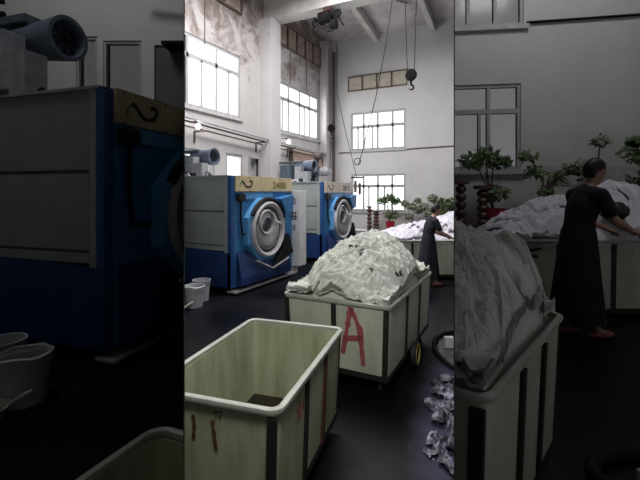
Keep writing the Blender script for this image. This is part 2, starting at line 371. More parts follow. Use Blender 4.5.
# roller shutter over the low far window
t = thing('roller_blind', (-7, 11.25, 2.86), 0, 'C', 'pinkish slatted roller blind rolled up over the low far window', 'blind')
mb = MB()
for k in range(5): mb.tube([(0.06+.02*k, 0, .42-.085*k), (0.06+.02*k, 2.1, .36-.085*k)], .042)
mb.build('slats', M['shutter'], t, smooth=True); MB().box(.0, .16, -.04, 0, -.05, .5).build('end_plate', M['rustbar'], t); MB().box(.0, .16, 2.1, 2.14, -.05, .5).build('end_plate', M['rustbar'], t)
tag(MB().box(-6.98, -6.88, 13.27, 13.35, 0.0, 2.9).build('timber_post', M['vent'], None, 'C'), 'brown upright post beside the low far window', 'post')
# corner pipes and wall conduit
for (x, y, r, m, lb) in ((-6.62, 13.85, .05, 'rustbar', 'dark vertical pipe in the far corner, the right one'), (-6.9, 13.86, .04, 'frame', 'pale vertical pipe in the far corner, the left one')):
    tag(MB().cyl((x, y, .0), (x, y, 7.25 if r > .045 else 7.1), r).build('wall_pipe', M[m], None, 'C', True), lb, 'pipe', 'vertical pipes in the far corner')
tag(MB().tube([(-6.45, 13.97, 3.40), (-4.5, 13.97, 3.41), (-2.2, 13.97, 3.45), (0, 13.97, 3.48)], .018).build('conduit', M['rustbar'], None, 'C'), 'thin dark conduit running across the back wall under the upper window', 'conduit')

# ------------------------------------------------------------------ hoists, hooks and cables
HY = 9.97
t = thing('hoist_trolley', (-4.92, HY, 6.70), 0, 'C', 'black electric chain hoist trolley hanging under the cross girder', 'hoist')
MB().cyl((-.2, -.12, .0), (.12, -.12, .03), .17).cyl((.14, -.05, .08), (.34, -.05, .08), .12).build('motor', M['dark'], t, smooth=True)
MB().box(-.12, .12, -.14, .14, .0, .29, .02).build('hanger', M['maroon'], t)
MB().lathe([(-.07, .0), (-.07, .13), (.07, .13), (.07, .0)], 'X', (.22, -.1, -.22), 16).box(.1, .3, -.16, -.04, -.34, -.18, .02).build('gearbox', M['dark'], t)
rnd = random.Random(4)
mb = MB()
for k in range(6):
    a = rnd.uniform(0, 6.28); pts = []
    for j in range(15):
        s_ = j/14; pts.append((-.45+.9*s_, -.1+.08*math.sin(a+3*s_), .05-.42*math.sin(math.pi*s_)*(0.5+.1*k)+.08*math.sin(6*s_+a)))
    mb.tube(pts, .012, 6)
mb.build('cable_loops', M['rubber'], t)
MB().tube([(-.42, -.1, 0), (-.44, -.1, -.12), (-.38, -.1, -.2)], .03).build('limit_switch', M['dark'], t); MB().tube([(.38, -.1, -.1), (.5, -.1, -.3)], .025).build('limit_switch', M['dark'], t)

def hook_block(loc, s, label, chain):
    t = thing('hook_block', loc, R(27.5), 'C', label, 'hook', 'crane hooks')
    MB().lathe([(-.05, 0), (-.06, .1), (-.045, .14), (.045, .14), (.06, .1), (.05, 0)], 'Y', (0, 0, 0), 28, sc=(s, s*1.05)).build('sheave', M['dark'], t, smooth=True)
    pts = [(0, 0, -.12*s), (0, 0, -.24*s)]
    for k in range(12):
        a = R(100 - 265*k/11); pts.append((-.0+.062*s*math.cos(a), 0, -.31*s+.062*s*math.sin(a)))
    MB().tube(pts, [.026*s]*2+[.022*s]*8+[.018*s, .014*s, .010*s, .006*s]).build('hook', M['dark'], t, smooth=True)
    mb = MB()
    for (x, x1, h) in chain: mb.tube([(x, 0, .08*s), ((x+x1)/2, 0, h/2), (x1, 0, h)], .010*(s**.5), 6)
    mb.build('cable', M['rubber'], t)
    return t
hook_block((-2.61, HY, 4.84), 1.0, 'black crane hook block hanging on two cables in front of the back wall', ((-.09, -.16, 2.14), (.08, .14, 2.14)))
hook_block((-6.35, 13.1, 4.22), 1.0, 'small grey hook block hanging beside the far corner pipes', ((-.08, -.10, 2.9), (.05, .05, 2.9)))
# cable carrier with loops under the girder
t = thing('cable_carrier', (-2.62, HY-.2, 6.72), R(27.5), 'C', 'dark cable carrier bar with looped wires above the crane hook', 'cable carrier')
MB().tube([(-.25, 0, -.06), (.55, 0, .14)], .035).build('carrier_bar', M['dark'], t)
mb = MB()
for k in range(5):
    pts = [(-.24+.05*k+.10*math.sin(a*2*math.pi/16), -.03*k, .12-.30*(.8+.08*k)*(1-math.cos(a*2*math.pi/16))/2) for a in range(17)]
    mb.tube(pts, .011, 6)
mb.build('wire_loops', M['rubber'], t); MB().tube([(-.30, 0, .27), (-.25, 0, -.06)], .012).build('hanger_wire', M['rubber'], t); MB().tube([(.5, 0, .12), (.42, 0, .27)], .012).build('hanger_wire', M['rubber'], t)
mb = MB(); mb.tube([(-3.05, 9.9, 6.98), (-3.3, 10.0, 5.6), (-3.55, 10, 4.4), (-3.95, 10, 2.9), (-4.05, 10, 2.62)], .012, 6)
mb.tube([(-4.05+.09*math.sin(a*.45)-.02, 10, 2.72+.09*math.cos(a*.45)) for a in range(15)], .012, 6)
tag(mb.build('hanging_wire', M['rubber'], None, 'C'), 'long thin black wire hanging diagonally and looped before the back windows', 'wire')
t = thing('pendant_control', (-5.31, 13.0, 2.0), 0, 'C', 'dark push-button boxes hanging on a wire before the lower back window', 'pendant control')
MB().tube([(-.78, 0, 5.2), (-.77, 0, 3.44), (-.4, 0, 1.9), (.0, 0, .38)], .012, 6).build('wire', M['rubber'], t)
MB().box(-.1, -.01, -.04, .04, -.12, .3, .02).box(.06, .15, -.04, .04, -.2, .22, .02).build('button_box', M['maroon'], t)
MB().box(-.22, .24, -.02, .02, .38, .43).build('cross_bar', M['dark'], t)

# ------------------------------------------------------------------ washing machines
def text_mesh(txt, size, depth=0.002):
    cu = bpy.data.curves.new('txt', 'FONT'); cu.body = txt; cu.size = size; cu.extrude = depth; cu.offset = size*.03
    o = bpy.data.objects.new('txt', cu); C.objects.link(o)
    bpy.context.view_layer.update()
    me = bpy.data.meshes.new_from_object(o.evaluated_get(bpy.context.evaluated_depsgraph_get()))
    bpy.data.objects.remove(o); bpy.data.curves.remove(cu)
    bm = bmesh.new(); bm.from_mesh(me); bpy.data.meshes.remove(me); return bm
def machine(loc, rz, bay, Wd, Dp, H, label, digits, sign_m, eq, post=False, motors=False, u=.93, dy=-.02):
    t = thing('washing_machine', loc, rz, bay, label, 'washing machine', 'industrial washing machines')
    zb = 0.36*H                            # top of the blue band
    MB().box(-Dp, -0.03, 0.0, Wd, zb, H-.01).build('body', M['grey'], t)
    # proud cladding panels on the near side with dark gaps between them
    rows = [(zb+.01, zb+.09), (zb+.115, .69*H), (.69*H+.03, .955*H)]
    x0 = -Dp
    for (a, b) in rows:
        MB().box(x0, -.17, -.016, .0, a, b, .006).build('side_panel', M['grey'], t)
    for z in (zb+.10, .69*H+.015): MB().box(x0, -.18, -.006, .0, z-.015, z+.015).build('panel_seam', M['seam'], t)
    MB().box(-Dp, -.06, -.03, Wd, H-.012, H+.015).build('top_cover', M['greytrim'], t)
    MB().box(-.17, -.09, -.022, .0, zb-.04, H-.01, .004).build('corner_trim', M['greytrim'], t)
    # blue lower body, its top edge dropping towards the front
    mb = MB(); mb.prism([(-Dp, .12), (-.02, .12), (-.02, zb-.03), (-.75, zb+.0), (-Dp, zb+.06)], 'Y', -.024, Wd); mb.build('lower_body', M['deepblue'], t)
    MB().box(-.09, .0, -.024, .07, .12, H, .004).build('corner_post', M['edgeblue'], t)
    MB().box(-.05, .0, .07, Wd, .12, H-.28).build('front_panel', M['blue'], t)
    MB().box(-.05, .035, .07, Wd-.05, H-.29, H+.01, .006).build('sign_panel', M[sign_m], t)
    for k in range(6):
        y = .15+(Wd-.35)*k/5
        for z in (H-.025, H-.275): MB().cyl((.035, y, z), (.043, y, z), .009, seg=8).build('rivet', M['dark'], t)
    MB().box(.0, .02, .30, Wd*.62, H-.44, H-.30, .004).build('upper_sheen', M['skyblue'], t)  # pale blue reflection below the sign, painted as a raised strip
    MB().box(.0, .09, .10, .30, H-.47, H-.33, .01).build('junction_box', M['black'], t)
    # swirl mark on the sign
    fn = lambda a, b, h: Vector((.036+h, a, b))
    mb = MB(); zc = H-.15; y0 = .22
    p1 = [(y0+.02+.17*s_/10., zc+.055*math.cos(s_*math.pi/10)) for s_ in range(11)]
    mb.stroke(p1, .038, fn)
    p2 = [(y0+.30+.045*math.cos(R(160-28*k)), zc+.032+.035*math.sin(R(160-28*k))) for k in range(8)]+[(y0+.30, zc-.04), (y0+.21, zc-.06), (y0+.15, zc-.045)]
    mb.stroke(p2, .034, fn)
    mb.build('swirl_mark', M['black'] if sign_m == 'yellow' else M['maroon'], t)
    MB().stroke([(y0-.03, zc-.05), (y0-.035, zc), (y0+.02, zc+.045)], .024, fn).build('green_mark', M['green'], t)
    bm = text_mesh(digits, .19)
    mx = Matrix.Translation((.037, Wd-.90*(Wd/2.3), H-.22)) @ Matrix(((0,0,1,0),(1,0,0,0),(0,1,0,0),(0,0,0,1))) @ Matrix.Diagonal((1.35, 1, 1, 1))
    MB().add(bm, mx).build('number', M['gold'] if sign_m == 'yellow' else M['maroon'], t)
    # round door in an octagonal housing
    yc, zc = 1.06*u+dy, .52*H; rr = .66*u
    MB().lathe([(.0, rr*1.12), (.10, rr*1.10), (.13, rr*1.02), (.13, rr*.93), (.02, rr*.93)], 'X', (0, yc, zc), 8, rot=R(22.5)).build('door_housing', M['skyblue'], t)
    MB().lathe([(.10, rr*.92), (.17, rr*.92), (.20, rr*.86), (.17, rr*.78), (.10, rr*.76)], 'X', (0, yc, zc), 48, close=True).build('door_ring', M['whitemetal'], t, smooth=True)
    MB().lathe([(.02, 0), (.02, rr*.79), (.12, rr*.79), (.11, rr*.6), (.11, 0)], 'X', (0, yc, zc), 48).build('drum_gap_shade', M['port'], t, smooth=True)  # dark disc painting the shade of the open drum behind the door
    d = MB().lathe([(.10, rr*.66), (.16, rr*.64), (.19, rr*.52), (.17, rr*.36), (.15, 0.0)], 'X', (0, yc-.03*u, zc-.02*u), 48).build('door', M['steel'], t, smooth=True)
    MB().lathe([(.14, rr*.42), (.20, rr*.42), (.22, rr*.38), (.20, rr*.33), (.14, rr*.32)], 'X', (0, yc-.14*u, zc+.16*u), 32, close=True).build('porthole_rim', M['steel'], d, smooth=True)
    MB().lathe([(.14, rr*.34), (.17, rr*.30), (.19, 0)], 'X', (0, yc-.14*u, zc+.16*u), 32).build('porthole', M['port'], d, smooth=True)
    MB().tube([(.18, yc+.25*u, zc+.15*u), (.26, yc+.28*u, zc+.12*u), (.26, yc+.38*u, zc+.02*u), (.18, yc+.42*u, zc)], .018).build('door_handle', M['whitemetal'], d, smooth=True)
    # dark collar over the top of the door
    mb = MB(); pts = []
    for k in range(13):
        a = R(150-130*k/12); pts.append((.14, yc+rr*1.0*math.cos(a), zc+rr*1.0*math.sin(a)))
    mb.tube(pts, .05*u, 8).build('door_collar', M['rubber'], t, smooth=True)
    # hinge brackets
    mb = MB(); mb.prism([(yc+.38*u, zc+.66*u), (yc+.92*u, zc+.74*u), (yc+.88*u, zc+.34*u), (yc+.60*u, zc+.30*u), (yc+.52*u, zc+.48*u)], 'X', .0, .22)
    mb.build('hinge_bracket', M['blue'], t)
    mb = MB(); mb.prism([(yc+.20*u, zc-.80*u), (yc+.95*u, zc-.62*u), (yc+.74*u, zc-.16*u), (yc+.56*u, zc-.18*u), (yc+.50*u, zc-.52*u)], 'X', .0, .2)
    mb.build('lower_bracket', M['rubber'], t)
    mb = MB(); mb.tube([(.19, yc-.5*u, zc-.62*u), (.22, yc+.05*u, zc-.86*u), (.22, yc+.7*u, zc-.72*u)], .02).build('door_rail', M['steel'], t, smooth=True)
    # projecting lower skirt, skid and feet
    mb = MB(); mb.prism([(.0, .12), (.13, .14), (.13, .28), (.05, zb-.12), (.0, zb-.02)], 'Y', .12, Wd-.25); mb.build('skirt', M['deepblue'], t)
    MB().box(-.10, .12, -.04, Wd, .03, .07, .01).build('skid', M['steel'], t)
    for y in (.05, Wd-.2):
        for x in (-Dp+.2, -.25): MB().box(x-.1, x+.1, y, y+.15, 0, .12).build('foot', M['dark'], t)
    MB().box(-Dp+.05, -.05, .2, Wd-.3, .0, .119).build('plinth', M['dark'], t)
    MB().tube([(.03, .22, H-.4), (.04, .20, H*.62), (.03, .26, H*.5), (.03, .48, H*.49)], .02).build('cable', M['rubber'], t, smooth=True)
    if post:
        o = MB().box(-.10, .22, Wd+.005, Wd+.30, .20, H-.26, .01).box(-.05, .0, Wd+.02, Wd+.28, .0, .21).build('control_column', M['column'], t)
        f3 = lambda a, b, h: Vector((.06+a, Wd+.004-h, b))
        MB().stroke([(.0, 1.62), (.0, 1.76)], .09, f3).build('control_screen', M['duct'], o)
        MB().stroke([(.0, 1.65), (.0, 1.73)], .05, lambda a, b, h: f3(a, b, h+.004)).build('screen_glass', M['whitemetal'], o)
        MB().stroke([(.0, 1.15), (.0, 1.02)], .08, f3).build('warning_label', M['duct'], o)
        mb = MB(); f2 = f3; y = -.07
        for st in ([(y, 1.42), (y+.15, 1.42)], [(y, 1.34), (y+.15, 1.34)], [(y, 1.28), (y+.15, 1.28)], [(y+.04, 1.45), (y+.04, 1.25)], [(y+.11, 1.45), (y+.11, 1.25)]):
            mb.stroke(st, .018, f2)
        mb.build('character_mark', M['black'], o)
    # blower, motor and duct on top
    ex, ey, es, ez = eq
    def E(x, y, z): return (ex+x*es, ey+y*es, H+z*es*(1.38 if es > 1.2 else 1))
    def ebox(mb, a, b, c_, d_, e, f_, bv=.01):
        p, q = E(a, c_, e), E(b, d_, f_); return mb.box(p[0], q[0], p[1], q[1], p[2], q[2], bv)
    o = MB().lathe([(E(-.62, 0, 0)[0], .02), (E(-.62, 0, 0)[0], .15*es), (E(-.3, 0, 0)[0], .17*es), (E(-.02, 0, 0)[0], .2*es), (E(0, 0, 0)[0], .2*es), (E(0, 0, 0)[0], .165*es), (E(-.12, 0, 0)[0], .14*es), (E(-.12, 0, 0)[0], .02)], 'X', (0, E(0, .45, 0)[1], E(0, 0, ez)[2]), 32).build('blower', M['bluesilver'], t, smooth=True)
    mb = MB()
    for k in range(8):
        a = R(45*k); c_ = E(-.06, .45, ez)
        mb.tube([(c_[0], c_[1], c_[2]), (c_[0], c_[1]+.15*es*math.cos(a), c_[2]+.15*es*math.sin(a))], .008)
    mb.build('blower_grille', M['dark'], o)
    mb = MB(); ebox(mb, -.48, -.26, .05, .25, .11, .48); ebox(mb, -.27, -.02, .055, .245, .11, .33); ebox(mb, -.19, .0, .05, .25, .0, .333)
    mb.build('duct', M['duct'], t)
    mb = MB(); ebox(mb, -1.1, -.7, .2, .6, .1, .55, .03); ebox(mb, -1.05, -.3, .15, .7, .0, .12); ebox(mb, -1.2, -.35, .3, .6, .60, .66)
    mb.build('motor_block', M['motor'], t)
    c_ = E(.12, .1, .07); MB().tube([(c_[0]+.055*math.cos(a*.52), c_[1], c_[2]+.055*math.sin(a*.52)) for a in range(13)], .012).build('lifting_eye', M['dark'], t)
    rn = random.Random(7); mb = MB()
    for k in range(9):
        x, y = rn.uniform(-1.2, -.2), rn.uniform(-.02, .3); mb.tube([E(x, y, .03), E(x+.15, y+.05, .09), E(x+.28, y-.05, .02)], .022)
    mb.build('hoses', M['whitemetal'], t, smooth=True)
    if motors:
        for (x, m_, r) in ((-.85, 'motor', .17), (-.50, 'motor', .19), (-.18, 'motor', .16), (.22, 'duct', .14)):
            c_ = E(x, .75, .33); MB().cyl((c_[0]-.13, c_[1], c_[2]), (c_[0]+.13, c_[1], c_[2]), r, seg=24).cyl((c_[0]-.16, c_[1], c_[2]), (c_[0]+.16, c_[1], c_[2]), r*.6).box(c_[0]-.1, c_[0]+.1, c_[1]-.12, c_[1]+.12, H+.015, c_[2]-r+.02).build('motor', M[m_], t, smooth=True)
        c_ = E(-.05, .75, .62); MB().sphere((c_[0], c_[1], c_[2]+.2), .13).cyl((c_[0], c_[1], c_[2]-.2), (c_[0], c_[1], c_[2]+.2), .03).build('air_filter', M['rustbar'], t, smooth=True)
    return t
machine((-4.85, 5.80, 0), 0, 'C', 2.10, 2.05, 2.2, 'blue and grey washing machine with yellow sign and white control column in the bright bay', '2488', 'yellow', (-1.22, .45, .95, .50), post=True)
machine((-4.85, 9.50, 0), 0, 'C', 1.97, 2.05, 2.17, 'blue and grey washing machine with a faded sign, behind the white control column', '28 2', 'cream2', (-.62, .25, .95, .50), motors=True)
LOFF = math.atan2(.3, .95)
machine(W(-1.784, 3.35, .45), YAW-LOFF, 'L', 3.0, 2.6, 2.33, 'big dim blue and grey washing machine in the dark left bay', '2488', 'yellow', (-1.37, .25, 1.25, .50), u=1.02, dy=.14)

# ------------------------------------------------------------------ carts
def rrect(w, l, r, n=5):
    P = []
    for (sx, sy, a0) in ((1, 1, 0), (-1, 1, 90), (-1, -1, 180), (1, -1, 270)):
        for k in range(n+1):
            a = R(a0+90*k/n); P.append((sx*(w/2-r)+r*math.cos(a), sy*(l/2-r)+r*math.sin(a)))
    return P
def cart(loc, rz, bay, w, l, h, zb, label, wallm='crate', posts=(3, 4), wheel=True, castor_far=False, redposts=False, rs=.8):
    t = thing('laundry_cart', loc, rz, bay, label, 'cart', 'fibreglass laundry carts')
    mb = MB(); r = .05; tp = .05
    outer_t = rrect(w, l, r); outer_b = rrect(w-tp, l-tp, r); it = rrect(w-.035, l-.035, r*.8); ib = rrect(w-tp-.035, l-tp-.035, r*.8)
    V = lambda P, z: [mb.bm.verts.new((x, y, z)) for x, y in P]
    A, B, Cc, D_ = V(outer_b, zb), V(outer_t, h-.02), V(it, h-.02), V(ib, zb+.03)
    n = len(A)
    for P, Q in ((A, B), (B, Cc), (Cc, D_)):
        for k in range(n): mb.bm.faces.new((P[k], P[(k+1)%n], Q[(k+1)%n], Q[k]))
    mb.bm.faces.new(A[::-1]); mb.bm.faces.new(D_)
    body = mb.build('tub', M[wallm], t, smooth=True)
    mb = MB(); prof = [(-.016, -.035), (.016, -.035), (.026, -.012), (.022, .008), (0, .016), (-.022, .008), (-.026, -.012)]
    P = rrect(w+.01, l+.01, r+.01, 6); rings = []
    for i, (x, y) in enumerate(P):
        a, b = P[i-1], P[(i+1) % len(P)]; tg = Vector((b[0]-a[0], b[1]-a[1])).normalized(); nn = Vector((tg.y, -tg.x))
        rings.append([mb.bm.verts.new((x+nn.x*q[0]*rs, y+nn.y*q[0]*rs, h+q[1]*rs)) for q in prof])
    for i in range(len(rings)):
        A_, B_ = rings[i], rings[(i+1) % len(rings)]
        for k in range(len(prof)): mb.bm.faces.new((A_[k], A_[(k+1)%len(prof)], B_[(k+1)%len(prof)], B_[k]))
    mb.build('rim', M['rim'], t, smooth=True)
    nx, ny = posts; k_ = 0
    def sheared(cx, cy, hx, hy, m):
        mb = MB(); bm = bmesh.new(); bmesh.ops.create_cube(bm, size=1)
        for v in bm.verts:
            z = zb-.01 if v.co.z < 0 else h-.04; f = 1.0 if v.co.z > 0 else (w-tp)/w; g = 1.0 if v.co.z > 0 else (l-tp)/l
            v.co = Vector((cx*f+v.co.x*2*hx, cy*g+v.co.y*2*hy, z))
        mb.add(bm); mb.build('post', m, t)
    for k in range(nx):
        x = -w/2+.028+(w-.056)*k/(nx-1)
        for s_ in (-1, 1): sheared(x, s_*(l/2+.004), .024, .012, M['post'])
    for k in range(1, ny-1):
        y = -l/2+.05+(l-.1)*k/(ny-1)
        for s_ in (-1, 1): sheared(s_*(w/2+.004), y, .012, .022, M['postred'] if (redposts and k == 2) else M['post'])
    MB().box(-w/2+.02, w/2-.02, -l/2+.02, l/2-.02, zb-.05, zb-.001).build('base_frame', M['post'], t)
    if wheel:
        for (sx, sy) in ((-1, -1), (1, -1), (-1, 1), (1, 1)):
            rw = min(.06, (zb-.05)/2); x, y = sx*(w/2-.12), sy*(l/2-.14)
            o = MB().cyl((x-.02, y, rw), (x+.02, y, rw), rw, seg=24).build('castor', M['tyre'], t, smooth=True)
            MB().box(x-.03, x+.03, y-.02, y+.02, rw*1.5, zb-.05).build('castor_fork', M['dark'], o)
    return t
# marks helper: on a cart's near face (local -Y) or right face (local +X)
def near_face(l, h, zb, tp=.05):
    return lambda a, b, hh: Vector((a, -(l/2+.003+hh - (1-(b-zb)/(h-zb))*tp/2), b))
def right_face(w, h, zb, tp=.05):
    return lambda a, b, hh: Vector((w/2+.003+hh - (1-(b-zb)/(h-zb))*tp/2, a, b))
ca = cart((-1.615, 2.24, 0), R(10), 'C', .79, 1.27, .80, .16, 'empty pale green laundry cart with brown marks in the foreground of the bright bay', 'crate', (2, 4), redposts=True)
MB().box(-.34, .34, -.57, .57, .192, .20).build('tub_floor_layer', M['tubfloor'], ca)  # dark brown layer over the tub floor
fn = near_face(1.27, .8, .16); mb = MB()
mb.stroke([(-.10, .70), (-.093, .64), (-.10, .57)], .018, fn, jitter=.5, seed=1)
mb.build('brown_mark', M['brownpaint'], ca)
MB().stroke([(.02, .69), (.03, .60), (.04, .53)], .018, fn, jitter=.4, seed=2).build('brown_mark', M['brownpaint'], ca)
mb = MB()
mb.stroke([(.02, .735), (.08, .742)], .006, fn).stroke([(.045, .74), (.04, .71)], .005, fn).stroke([(.075, .725), (.06, .718), (.07, .71)], .005, fn)
mb.build('faint_marks', M['brownpaint'], ca)
fn = right_face(.79, .8, .16); mb = MB()
mb.stroke([(-.34, .64), (-.30, .67), (-.33, .60), (-.28, .60)], .012, fn, jitter=.4).stroke([(-.26, .63), (-.24, .68), (-.25, .60)], .012, fn).stroke([(-.20, .66), (-.17, .69), (-.18, .62), (-.21, .60)], .012, fn).stroke([(-.15, .70), (-.14, .62)], .012, fn)
mb.build('red_scrawl', M['redpaint'], ca)

cb = cart((-1.69, 4.43, 0), R(0.5), 'C', 1.12, 1.82, .85, .19, 'pale laundry cart with a red letter A, heaped with laundry, in the bright bay', 'crate2', (3, 4))
fn = near_face(1.82, .85, .19); mb = MB()
ax = .08; mb.stroke([(ax+.01, .34), (ax+.06, .60), (ax+.10, .80)], .052, fn, jitter=.35, seed=3).stroke([(ax+.10, .80), (ax+.19, .60), (ax+.22, .26)], .050, fn, jitter=.35, seed=4).stroke([(ax+.03, .49), (ax+.20, .52)], .044, fn, jitter=.3, seed=5)
mb.build('letter', M['redpaint'], cb)
wh = thing('spare_wheel', (-1.095, 4.36, 0), R(3), 'C', 'upright black wheel with a yellow rim against the cart marked A', 'wheel')
MB().lathe([(-.03, .10), (-.03, .125), (-.02, .135), (.02, .135), (.03, .125), (.03, .10)], 'X', (0, 0, .135), 36, close=True).build('tyre', M['tyre'], wh, smooth=True)
MB().lathe([(-.022, .095), (.034, .097), (.036, .112), (-.022, .112)], 'X', (0, 0, .135), 36, close=True).build('wheel_rim', M['yring'], wh, smooth=True)
MB().cyl((-.02, 0, .135), (.02, 0, .135), .095, seg=30).build('hub', M['dark'], wh, smooth=True)

cc = cart(W(2.95, 9.27, 0), YAW, 'C', 3.9, 1.30, .85, .12, 'long pale laundry cart behind the standing person at the back of the bright bay', 'crate2', (9, 3), wheel=False)
# ------------------------------------------------------------------ laundry heaps
def nz(x, y, z=0.0): return noise.noise(Vector((x, y, z)))
def folds(x, y, sd, amp=1.0):
    wx = x+.16*nz(x*3, y*3, sd)+.05*nz(x*9, y*9, sd+4); wy = y+.16*nz(x*3, y*3, sd+7)+.05*nz(x*9, y*9, sd+3)
    g = lambda v_, k: max(0., 1-abs(v_)*k)**1.6
    a = g(nz(wx*4.5, wy*3.0, sd+1), 3.2); b = g(nz(wx*8, wy*10, sd+2), 3.0); c = g(nz(wx*19, wy*15, sd+9), 2.6)
    return amp*(.055*a+.024*b+.009*c-.02)
def heap(name, loc, rz, bay, w, l, z0, hm, label, m, sd, npatch=40, px=0.0, py=0.0, power=2.2, res=90, over=.06, bumps=()):
    rnd = random.Random(sd)
    def dome(x, y):
        u, v = (x-px*0)/(w/2+over), y/(l/2+over)
        d = (abs(u)**power+abs(v)**power)**(1/power)
        # skewed peak
        dx, dy = (x-px)/(w*.5), (y-py)/(l*.5)
        pk = max(0., 1-(dx*dx+dy*dy)*.55)
        z = z0+.025+hm*(max(0., 1-d**2.4)**.72)*(0.58+.42*pk)
        for (bx_, by_, bh, br) in bumps:
            z += bh*math.exp(-((x-bx_)**2+(y-by_)**2)/(br*br))*(1 if d < 1 else 0)
        if d > .97: z -= min(.03, (d-.97)*.25)
        return z
    mb = MB(); bm = mb.bm
    def grid(nu, nv, f):
        V = [[bm.verts.new(f(i/(nu-1)*2-1, j/(nv-1)*2-1)) for j in range(nv)] for i in range(nu)]
        for i in range(nu-1):
            for j in range(nv-1): bm.faces.new((V[i][j], V[i+1][j], V[i+1][j+1], V[i][j+1]))
    W2, L2 = w/2+over-.03, l/2+over-.03
    def base(a, b):
        # square to rounded disc
        x = a*W2*(1-.02*b*b); y = b*L2*(1-.02*a*a)
        e = max(abs(a), abs(b)); zz = dome(x, y)+folds(x, y, sd)-.03
        if e > .96: zz += (z0-.06-zz)*min(1, (e-.96)/.035)
        return Vector((x, y, zz))
    grid(res, int(res*max(.6, min(2.2, l/w))) if l > w else res, base)
    for k in range(npatch):
        cx, cy = rnd.uniform(-.85, .85)*w/2, rnd.uniform(-.85, .85)*l/2
        if k % 3 == 0:          # laundry lying along the rim
            q_ = rnd.random()*2-1
            cx, cy = ((q_*w/2*.9, rnd.choice((-1, 1))*l/2*.88) if rnd.random() < .5 else (rnd.choice((-1, 1))*w/2*.85, q_*l/2*.9))
        a = rnd.uniform(0, 6.28); sx, sy = rnd.uniform(.13, .32), rnd.uniform(.07, .17); s2 = sd+11*k
        lift = (.0 if k % 3 == 0 else .012)+.03*rnd.random()
        def pf(p, q):
            ed = 1+.28*nz(p*1.7+s2, q*1.7, 2.1)
            x = cx+(p*sx*math.cos(a)-q*sy*math.sin(a))*ed; y = cy+(p*sx*math.sin(a)+q*sy*math.cos(a))*ed
            x = max(-W2-.01, min(W2+.01, x)); y = max(-L2-.01, min(L2+.01, y))
            e = max(abs(p), abs(q)); roll = .03*max(0, 1-abs(e-.85)*6) - .02*max(0, e-.9)*10*.9
            return Vector((x, y, dome(x, y)+folds(x, y, sd)*.5+folds(x*1.2, y*1.2, s2, .55)+lift+roll+.02))
        grid(26, 20, pf)
    o = mb.build(name, M[m], None, bay, smooth=False)
    for p in o.data.polygons: p.use_smooth = True
    o.location = loc; o.rotation_euler = (0, 0, rz)
    tag(o, label, 'laundry', None, 'stuff')
    return o, dome
hA, domeA = heap('laundry_heap', (-1.69, 4.43, 0), R(.5), 'C', 1.14, 1.84, .85, .42, 'big tangled mound of white laundry in the cart marked A', 'linen', 3, 110, px=-.02, py=.15, bumps=((.02, .45, .07, .2), (.42, .1, .05, .25)), over=.0, res=130)
hB, domeB = heap('laundry_heap', W(3.18, 9.27, 0), YAW, 'C', 3.4, 1.26, .85, .34, 'bluish white laundry in the long cart behind the person in the bright bay', 'linen2', 8, 60, px=.4, py=.1, bumps=((.2, .1, .22, .5),), res=110)
# dark scraps on the bright heap
for (x, y, a, s_, lb) in ((.02, -.38, .5, 1.0, 'black strip of cloth on the middle of the bright white laundry mound'), (.26, -.62, -.2, .8, 'black scrap of cloth low on the front of the bright white laundry mound'), (.50, -.35, 1.3, .8, 'dark strip tucked at the right edge of the bright white laundry mound'), (.16, .42, .1, .9, 'dark strip near the top of the white laundry mound in the bright bay')):
    mb = MB(); V = []
    for i in range(13):
        u = (i/12-.5)*.17*s_; row = []
        for j in range(5):
            v = (j/4-.5)*.04*s_*(1+.5*nz(i*.5, x*9)); gx, gy = x+u*math.cos(a)-v*math.sin(a), y+u*math.sin(a)+v*math.cos(a)
            row.append(mb.bm.verts.new((gx, gy, domeA(gx, gy)+folds(gx, gy, 3)*.5+.085+.01*math.sin(i))))
        V.append(row)
    for i in range(12):
        for j in range(4): mb.bm.faces.new((V[i][j], V[i+1][j], V[i+1][j+1], V[i][j+1]))
    o = mb.build('cloth_scrap', M['black'], None, 'C', True); o.location = (-1.69, 4.43, 0); o.rotation_euler = (0, 0, R(.5))
    tag(o, lb, 'cloth', 'dark scraps on the white laundry')
    sm = o.modifiers.new('s', 'SOLIDIFY'); sm.thickness = .012
# ------------------------------------------------------------------ person
def skin_mesh(verts, edges, radii, root=0, sub=2):
    """tapered limbs: the hull of the two joint ellipsoids of every bone, later fused into one skin"""
    out = MB()
    def ell(c, r):
        rx, ry = r if isinstance(r, tuple) else (r, r); rz = min(rx, ry)
        P = []
        for i in range(7):
            t = math.pi*i/6
            for k in range(14):
                a = 2*math.pi*k/14; P.append(Vector(c)+Vector((rx*math.sin(t)*math.cos(a), ry*math.sin(t)*math.sin(a), rz*math.cos(t))))
        return P
    for a, b in edges:
        bm = bmesh.new()
        for p in ell(verts[a], radii[a])+ell(verts[b], radii[b]): bm.verts.new(p)
        bmesh.ops.remove_doubles(bm, verts=bm.verts, dist=1e-5)
        r = bmesh.ops.convex_hull(bm, input=bm.verts)
        junk = list({g for g in r['geom_interior']+r['geom_unused'] if isinstance(g, bmesh.types.BMVert)})
        bmesh.ops.delete(bm, geom=junk, context='VERTS')
        bmesh.ops.recalc_face_normals(bm, faces=bm.faces)
        out.add(bm)
    return out.bm
